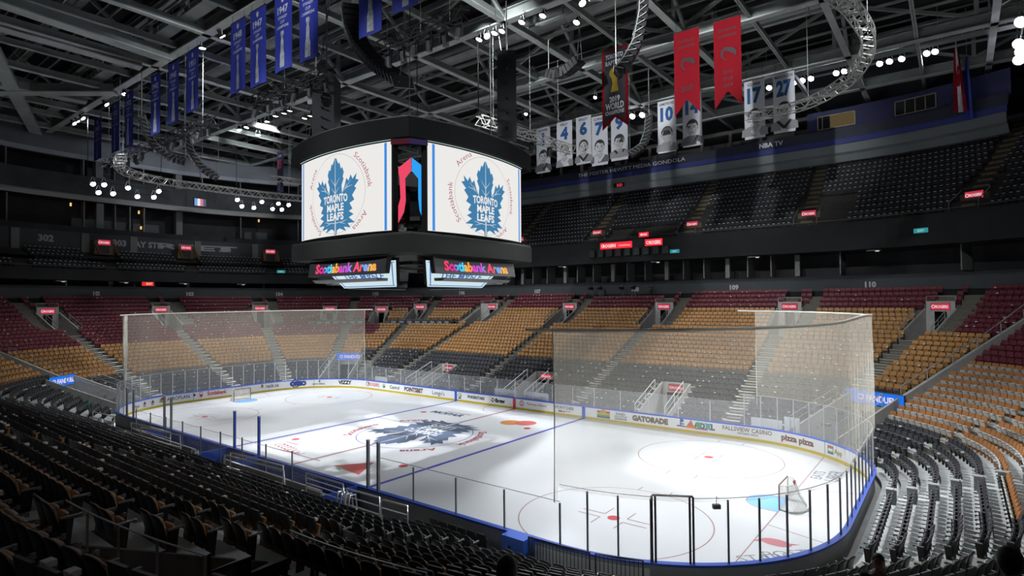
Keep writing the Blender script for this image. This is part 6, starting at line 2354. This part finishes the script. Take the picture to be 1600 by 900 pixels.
for k, (x, m_, lab) in enumerate(((-21.0, M_POSTD, 'first'), (-19.6, M_POSTD, 'second'), (-13.6, M_POSTD, 'third'), (-12.4, M_POSTD, 'fourth'), (-2.9, M_BLUE, 'fifth'), (.1, M_BLUE, 'sixth'), (10.6, M_POSTD, 'seventh'), (11.4, M_POSTD, 'eighth'))):
    t = empty('gate_post', (x, -13.05, 1.1), 0, 'tall %s post on the near boards by the benches, %s from the left' % ('blue' if m_ is M_BLUE else 'dark', lab), 'post')
    MB().box((x, -13.05, 2.25), (.13, .13, 2.4)).build('post_shaft', m_, t)
    MB().box((x, -13.05, 3.48), (.15, .15, .06)).build('post_cap', M_CHROME, t)


def u_rail(pts, label, bars=1, r=.045, grp=None):
    t = empty('guard_rail', pts[0], 0, label, 'rail', grp)
    P = [Vector(p) for p in pts]
    MB().tube(P, r, 8).build('rail_tube', M_TUBE, t, True)
    mb = MB()
    for k in range(1, bars + 1):
        q = k / (bars + 1)
        a, b = P[0].lerp(P[1], q), P[-1].lerp(P[-2], q)
        mb.tube([a, b], r * .6, 5)
    if bars:
        mb.build('rail_bar', M_TUBE, t)
    return t


RY = -15.9
u_rail([(-19.5, RY, 1.0), (-19.5, RY, 2.05), (-15.0, RY, 2.2), (-15.0, RY, 1.0)], 'white guard rail at the far end of the near benches, upper bar', 1)
u_rail([(-18.6, RY - .5, 1.0), (-18.4, RY - .5, 1.85), (-13.4, RY - .5, 2.05), (-13.2, RY - .5, 1.0)], 'white guard rail in front of the one at the far end of the benches', 1)
u_rail([(-11.8, RY, 1.1), (-11.8, RY, 2.15), (-5.4, RY, 2.3), (-5.4, RY, 1.1)], 'white guard rail left of the middle near the benches', 2)
u_rail([(-8.6, RY - .6, 1.2), (-8.4, RY - .6, 2.35), (-2.6, RY - .6, 2.6), (-2.4, RY - .6, 1.2)], 'white guard rail with three posts in the middle of the near side', 1)
for k, x in enumerate((-15.2, -12.9, -.3)):
    u_rail([(x, RY - .9, 1.3), (x, RY - .9, 2.15), (x + .75, RY - .9, 2.2), (x + .75, RY - .9, 1.3)], 'small white hoop rail above the near seats, %s from left' % ordw(k + 1), 0)
u_rail([(2.3, RY, 1.2), (2.3, RY, 2.2), (7.6, RY, 2.35), (7.6, RY, 1.2)], 'white guard rail right of the benches, rear one', 1)
u_rail([(3.0, RY - .7, 1.2), (3.1, RY - .7, 2.35), (8.8, RY - .7, 2.5), (9.0, RY - .7, 1.2)], 'white guard rail right of the benches, front one', 1)
u_rail([(9.9, RY - .2, 1.3), (9.9, RY - .2, 2.45), (12.7, RY - .2, 2.45), (12.9, RY - .2, 1.3)], 'white barred guard rail of the near entrance, left frame', 4)
u_rail([(12.9, RY - .2, 1.3), (13.0, RY - .2, 2.3), (15.2, RY - .2, 2.35), (15.2, RY - .2, 1.3)], 'white barred guard rail of the near entrance, middle frame', 2)
u_rail([(15.3, RY - .2, 1.3), (15.3, RY - .2, 2.3), (16.9, RY - .2, 2.35), (16.9, RY - .2, 1.3)], 'white barred guard rail of the near entrance, right frame', 2)
for k in range(4):
    x = 12.0 + k * .28
    u_rail([(x, RY + .5, 1.0), (x + .1, RY + .3, 1.9), (x + .5, RY - .3, 2.1), (x + .6, RY - .5, 1.2)], 'curved white hoop of the near entrance, %s of four' % ordw(k + 1), 0, .04)

# blue box and barred gates by the near corner
t = empty('blue_cabinet', P3(80.9, .75, .05), 0, 'bright blue cabinet beside the barred fence at the near boards', 'cabinet')
mb = sweep(MB(), [(.35, .05), (.35, 1.25), (.95, 1.25), (.95, .05)], 80.5, 81.6, caps=True)
mb.build('cabinet_body', mat('cabinet_blue', (.02, .12, .62), .45), t)
MB().box(P3(81.2, .97, .85), (.12, .04, .1)).build('cabinet_latch', M_BLACK, t)
for k, (a, b) in enumerate(((80.3, 77.9), (77.7, 76.2))):
    t = empty('barred_fence', P3(a, .9, .05), 0, 'black barred fence section by the near corner boards, %s from the left' % ordw(k + 1), 'fence', 'barred fence at the near corner')
    top = 1.45
    mb = MB().tube([P3(a, .9, .1), P3(a, .9, top), P3((a + b) / 2, .9, top), P3(b, .9, top), P3(b, .9, .1)], .04, 6)
    mb.bar(P3(a, .9, .25), P3(b, .9, .25), .04)
    mb.build('fence_frame', M_BLACK, t)
    mb = MB()
    n = int(abs(a - b) / .13)
    for j in range(1, n):
        s_ = a + (b - a) * j / n
        mb.bar(P3(s_, .9, .2), P3(s_, .9, top), .022)
    mb.build('fence_bar', M_BLACK, t)
sweep(MB(), [(.4, .05), (.4, .98)], 76.0, 80.4).build('screen_panel', M_WHITE, BRD)

# white panels of the penalty boxes and corners on the far side
for k, (x0, x1, z, d, lab) in enumerate(((-2.8, -.05, 1.45, .42, 'white papered panel left of the far middle entrance'), (.95, 3.7, 1.5, .42, 'white papered panel right of the far middle entrance'), (-26.9 + 4.9, -19.8, 1.4, .9, 'white panel by the far left corner glass'))):
    t = empty('penalty_board', (x0, 12.95 + d, .05), 0, lab, 'panel')
    y = 12.95 + d
    MB().box(((x0 + x1) / 2, y, .95), (x1 - x0, .05, 1.6 if k < 2 else 1.1)).build('panel_board', mat('paper_white', (.60, .61, .68), .7), t)
    mb = MB()
    if k < 2:
        for j in range(3):
            put_text(mb, 'PENALTY BOX', lambda a, b, j=j: (x0 + .5 + j * .85 + a, y - .03, 1.35 - .25 * (j % 2) + b), .09, 0, 0, .7)
        mb.build('panel_lettering', M_BANK, t)
for k, (a, b, z0, z1, d) in enumerate(((43.7, 45.7, .3, 1.55, 1.1), (45.95, 46.95, .8, 1.95, .9))):
    t = empty('penalty_board', P3(a, d, z0), 0, ['low white panel behind the right far glass', 'tilted white panel near the right far corner glass'][k], 'panel')
    sweep(MB(), [(d, z0), (d, z1), (d + .06, z1), (d + .06, z0)], a, b, caps=True).build('panel_board', M_WHITE, t)
    sweep(MB(), [(d + .01, .05), (d + .01, z0 + .1), (d + .05, z0 + .1), (d + .05, .05)], a + .2, a + .3, caps=True).build('panel_leg', M_STEELL, t)
# small green banner near the left corner
t = empty('pennant', P3(sCc(66), 2.4, 1.4), 0, 'small green hanging sheet by the left corner seats', 'sheet')
c, r, out = frame_at(sCc(64), 2.2, 2.3)
mb = MB()
f = cloth(mb, c, r, .55, 1.2, .2, 0, .04)
mb.build('sheet_cloth', mat('sheet_green', (.01, .30, .12), .6), t)
MB().tube([c - r * .3, c + r * .3], .02, 5).build('top_bar', M_BLACK, t)

# ================================================================ GUARDS AND GLASS BY THE CAMERA
sc_, hw_, d0_, d1_, _k = VOMC
M_EDGE = mat('glass_edge_cyan_glint', (.35, .75, .80), .2, spec=.8)  # light caught by the glass edge, put into its colour
for k, (d, lab) in enumerate(((d1_ + .1, 'low glass guard along the brown wall at the bottom left'), (d0_ - .1, 'glass guard with a bright cyan top edge at the bottom'))):
    e = dels(hw_ + .2, sc_, d)
    a, b = sc_ - e, sc_ + e
    z = hb(d) + (.15 if k == 0 else .0)
    t = empty('glass_guard', P3(a, d, z), 0, lab, 'glass guard')
    n = 4
    for j in range(n):
        s0, s1 = a + (b - a) * j / n, a + (b - a) * (j + 1) / n
        sweep(MB(), [(d, z), (d, z + .75)], s0 + .01, s1 - .01).build('pane', M_GLASS, t)
        MB().bar(P3(s0, d + .03, z - .1), P3(s0, d + .03, z + .75), .03).build('post', M_STEEL, t)
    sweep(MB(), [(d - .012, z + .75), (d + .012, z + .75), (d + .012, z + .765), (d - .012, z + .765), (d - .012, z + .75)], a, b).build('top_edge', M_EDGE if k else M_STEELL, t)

t = empty('glass_camera', P3(73.6, -.05, 3.2), 0, 'small black camera clipped inside the near corner glass', 'camera')
c, r, out = frame_at(73.6, -.1, 3.05)
M = Matrix((r, out, Vector((0, 0, 1)))).transposed()
MB().box(c, (.26, .16, .15), 0, M).build('camera_body', M_BLACK, t)
MB().bar(c + Vector((0, 0, .07)), c + Vector((0, 0, .36)), .02).bar(c + Vector((0, 0, .34)), c + out * .2 + Vector((0, 0, .34)), .02).build('clip_arm', M_POSTD, t)
MB().tube([c - out * .08, c - out * .12], .05, 8).build('lens', M_SPK, t)

# ================================================================ PEOPLE
M_CLOTH = mat('dark_cloth', (.012, .012, .014), .8)
M_CLOTH2 = mat('charcoal_cloth', (.018, .017, .018), .8)
M_HAIR = mat('dark_hair', (.008, .007, .007), .6)
M_SKIN = mat('skin_brown', (.16, .085, .055), .6)


def skin_mesh(verts, edges, rad, name, m, root, levels=1):
    me = bpy.data.meshes.new(name)
    me.from_pydata(verts, edges, [])
    o = bpy.data.objects.new(name, me)
    COL.objects.link(o)
    md = o.modifiers.new('skin', 'SKIN')
    md.use_smooth_shade = True
    bpy.context.view_layer.update()
    sv = me.skin_vertices[0].data
    for i, r in enumerate(rad):
        sv[i].radius = (r[0], r[1]) if isinstance(r, tuple) else (r, r)
    sv[0].use_root = True
    sd = o.modifiers.new('smooth', 'SUBSURF')
    sd.levels = sd.render_levels = levels
    bpy.context.view_layer.update()
    ev = o.evaluated_get(bpy.context.evaluated_depsgraph_get())
    me2 = bpy.data.meshes.new_from_object(ev)
    bpy.data.objects.remove(o)
    return me2


def ellipsoid(mb, c, r, M=None, n=14, m_=9):
    vs, fs = [], []
    for j in range(m_ + 1):
        a = PI * j / m_
        for i in range(n):
            b = 2 * PI * i / n
            p = Vector((r[0] * math.sin(a) * math.cos(b), r[1] * math.sin(a) * math.sin(b), r[2] * math.cos(a)))
            vs.append(Vector(c) + (M @ p if M else p))
    for j in range(m_):
        for i in range(n):
            fs.append((j * n + i, j * n + (i + 1) % n, (j + 1) * n + (i + 1) % n, (j + 1) * n + i))
    return mb.add(vs, fs)


def person(loc, rz, h, label, cloth_m, arms='down', sit=False):
    """standing figure, faces local +y; one continuous body, hair and clothes as children"""
    k = h / 1.75
    root = empty('person', loc, rz, label, 'person')
    V = lambda *p: tuple(q * k for q in p)
    ver = [V(0, 0, .95), V(0, 0, 1.15), V(0, .01, 1.36), V(0, 0, 1.47), V(0, .02, 1.56)]
    edg = [(0, 1), (1, 2), (2, 3), (3, 4)]
    rad = [(.15 * k, .11 * k), (.14 * k, .10 * k), (.16 * k, .105 * k), (.065 * k, .065 * k), (.055 * k, .06 * k)]
    hands = []
    for sx in (-1, 1):
        b = len(ver)
        if arms == 'down':
            el, wr = (sx * .27, -.03, 1.12), (sx * .25, .10, .88)
        else:
            el, wr = (sx * .27, .06, 1.13), (sx * .12, .28, 1.22)
        ver += [V(sx * .19, 0, 1.41), V(*el), V(*wr), V(wr[0] - sx * .02, wr[1] + .07, wr[2] - .02)]
        edg += [(2, b), (b, b + 1), (b + 1, b + 2), (b + 2, b + 3)]
        rad += [.062 * k, .047 * k, .033 * k, (.040 * k, .022 * k)]
        tip = ver[-1]
        for q in range(4):
            n = len(ver)
            ox = (q - 1.5) * .018
            L = (.060, .072, .068, .05)[q]
            ver += [(tip[0] + ox * k, tip[1] + .035 * k, tip[2]), (tip[0] + ox * k * 1.1, tip[1] + (.035 + L * .5) * k, tip[2] - .012 * k), (tip[0] + ox * k * 1.1, tip[1] + (.035 + L * .8) * k, tip[2] - .035 * k)]
            edg += [(b + 3, n), (n, n + 1), (n + 1, n + 2)]
            rad += [.010 * k, .0095 * k, .0085 * k]
        n = len(ver)
        ver += [(tip[0] - sx * .04 * k, tip[1] - .01 * k, tip[2] - .005 * k), (tip[0] - sx * .055 * k, tip[1] + .03 * k, tip[2] - .02 * k)]
        edg += [(b + 3, n), (n, n + 1)]
        rad += [.012 * k, .010 * k]
        b = len(ver)
        ver += [V(sx * .09, 0, .88), V(sx * .10, .02, .50), V(sx * .10, -.02, .09), V(sx * .11, .14, .04)]
        edg += [(0, b), (b, b + 1), (b + 1, b + 2), (b + 2, b + 3)]
        rad += [.085 * k, .062 * k, .042 * k, (.045 * k, .03 * k)]
    me = skin_mesh(ver, edg, rad, 'body', M_SKIN, root)
    bm = bmesh.new()
    bm.from_mesh(me)
    mb = MB()
    ellipsoid(mb, V(0, .03, 1.64), V(.075, .095, .115), n=18, m_=12)
    ellipsoid(mb, V(0, .045, 1.585), V(.055, .07, .055))
    ellipsoid(mb, V(0, .128, 1.625), V(.013, .022, .025), n=8, m_=6)
    ellipsoid(mb, V(0, .118, 1.585), V(.024, .012, .007), n=8, m_=6)
    for sx in (-1, 1):
        ellipsoid(mb, V(sx * .078, .02, 1.63), V(.012, .022, .034), n=8, m_=6)
        ellipsoid(mb, V(sx * .03, .114, 1.65), V(.014, .01, .009), n=8, m_=6)
    m2 = bpy.data.meshes.new('head')
    m2.from_pydata(mb.v, [], mb.f)
    bm.from_mesh(m2)
    bm.to_mesh(me)
    bm.free()
    me.materials.clear()
    me.materials.append(M_SKIN)
    o = bpy.data.objects.new('body', me)
    COL.objects.link(o)
    o.parent = root
    rm = o.modifiers.new('one_surface', 'REMESH')
    rm.mode = 'VOXEL'
    rm.voxel_size = .011
    rm.use_smooth_shade = True
    # jacket over torso and arms, trousers over the legs
    ja = [0, 1, 2] + [i for b in (5, 5 + 4 + 14 + 4) for i in (b, b + 1, b + 2)]
    idx = {q: i for i, q in enumerate(ja)}
    jv = [ver[q] for q in ja]
    je = [(idx[a], idx[b]) for a, b in edg if a in idx and b in idx]
    jr = [tuple(x * 1.14 + .012 for x in rad[q]) if isinstance(rad[q], tuple) else rad[q] * 1.25 + .012 for q in ja]
    mj = skin_mesh(jv, je, jr, 'jacket', cloth_m, root)
    mj.materials.clear()
    mj.materials.append(cloth_m)
    oj = bpy.data.objects.new('jacket', mj)
    COL.objects.link(oj)
    oj.parent = root
    lb = [5 + 4 + 14, 5 + 4 + 14 + 4 + 4 + 14]
    ta = [0] + [i for b in lb for i in (b, b + 1, b + 2)]
    idx = {q: i for i, q in enumerate(ta)}
    mt = skin_mesh([ver[q] for q in ta], [(idx[a], idx[b]) for a, b in edg if a in idx and b in idx], [tuple(x * 1.1 + .01 for x in rad[q]) if isinstance(rad[q], tuple) else rad[q] * 1.18 + .01 for q in ta], 'trousers', cloth_m, root)
    mt.materials.clear()
    mt.materials.append(M_CLOTH2)
    ot = bpy.data.objects.new('trousers', mt)
    COL.objects.link(ot)
    ot.parent = root
    mb = MB()
    ellipsoid(mb, V(0, .008, 1.665), V(.088, .100, .108), n=18, m_=12)
    mb.v = [(x, min(y, .085 * k + .25 * max(0, z - 1.70 * k)), max(z, 1.56 * k) if y < .03 * k else max(z, 1.685 * k)) for x, y, z in mb.v]
    oh = mb.build('hair', M_HAIR, root, True, world=False)
    return root


def face_to(p, q):
    return math.atan2(-(q[0] - p[0]), q[1] - p[1])


pz = hb(16.5)
person((31.1, -27.74, 6.22), face_to((31.1, -27.74), (10, 0)), 1.92, 'dark haired person seen from behind at the bottom, standing before the blue cabinet', M_CLOTH)
person((33.2, -20.41, 4.25), face_to((33.2, -20.41), (34.3, -31)), 1.92, 'person in dark clothes facing the camera among the lower right seats', M_CLOTH2, 'up')
person((34.65, -25.23, 6.28), face_to((34.65, -25.23), (36, 5)), 1.98, 'person with dark hair seen from behind at the bottom right corner', M_CLOTH)
person((3.1, 38.0, rz_(29) - .3), PI, 1.75, 'tiny person in a dark jacket by the broadcast cameras', mat('jacket_navy', (.02, .03, .09), .7), 'up')
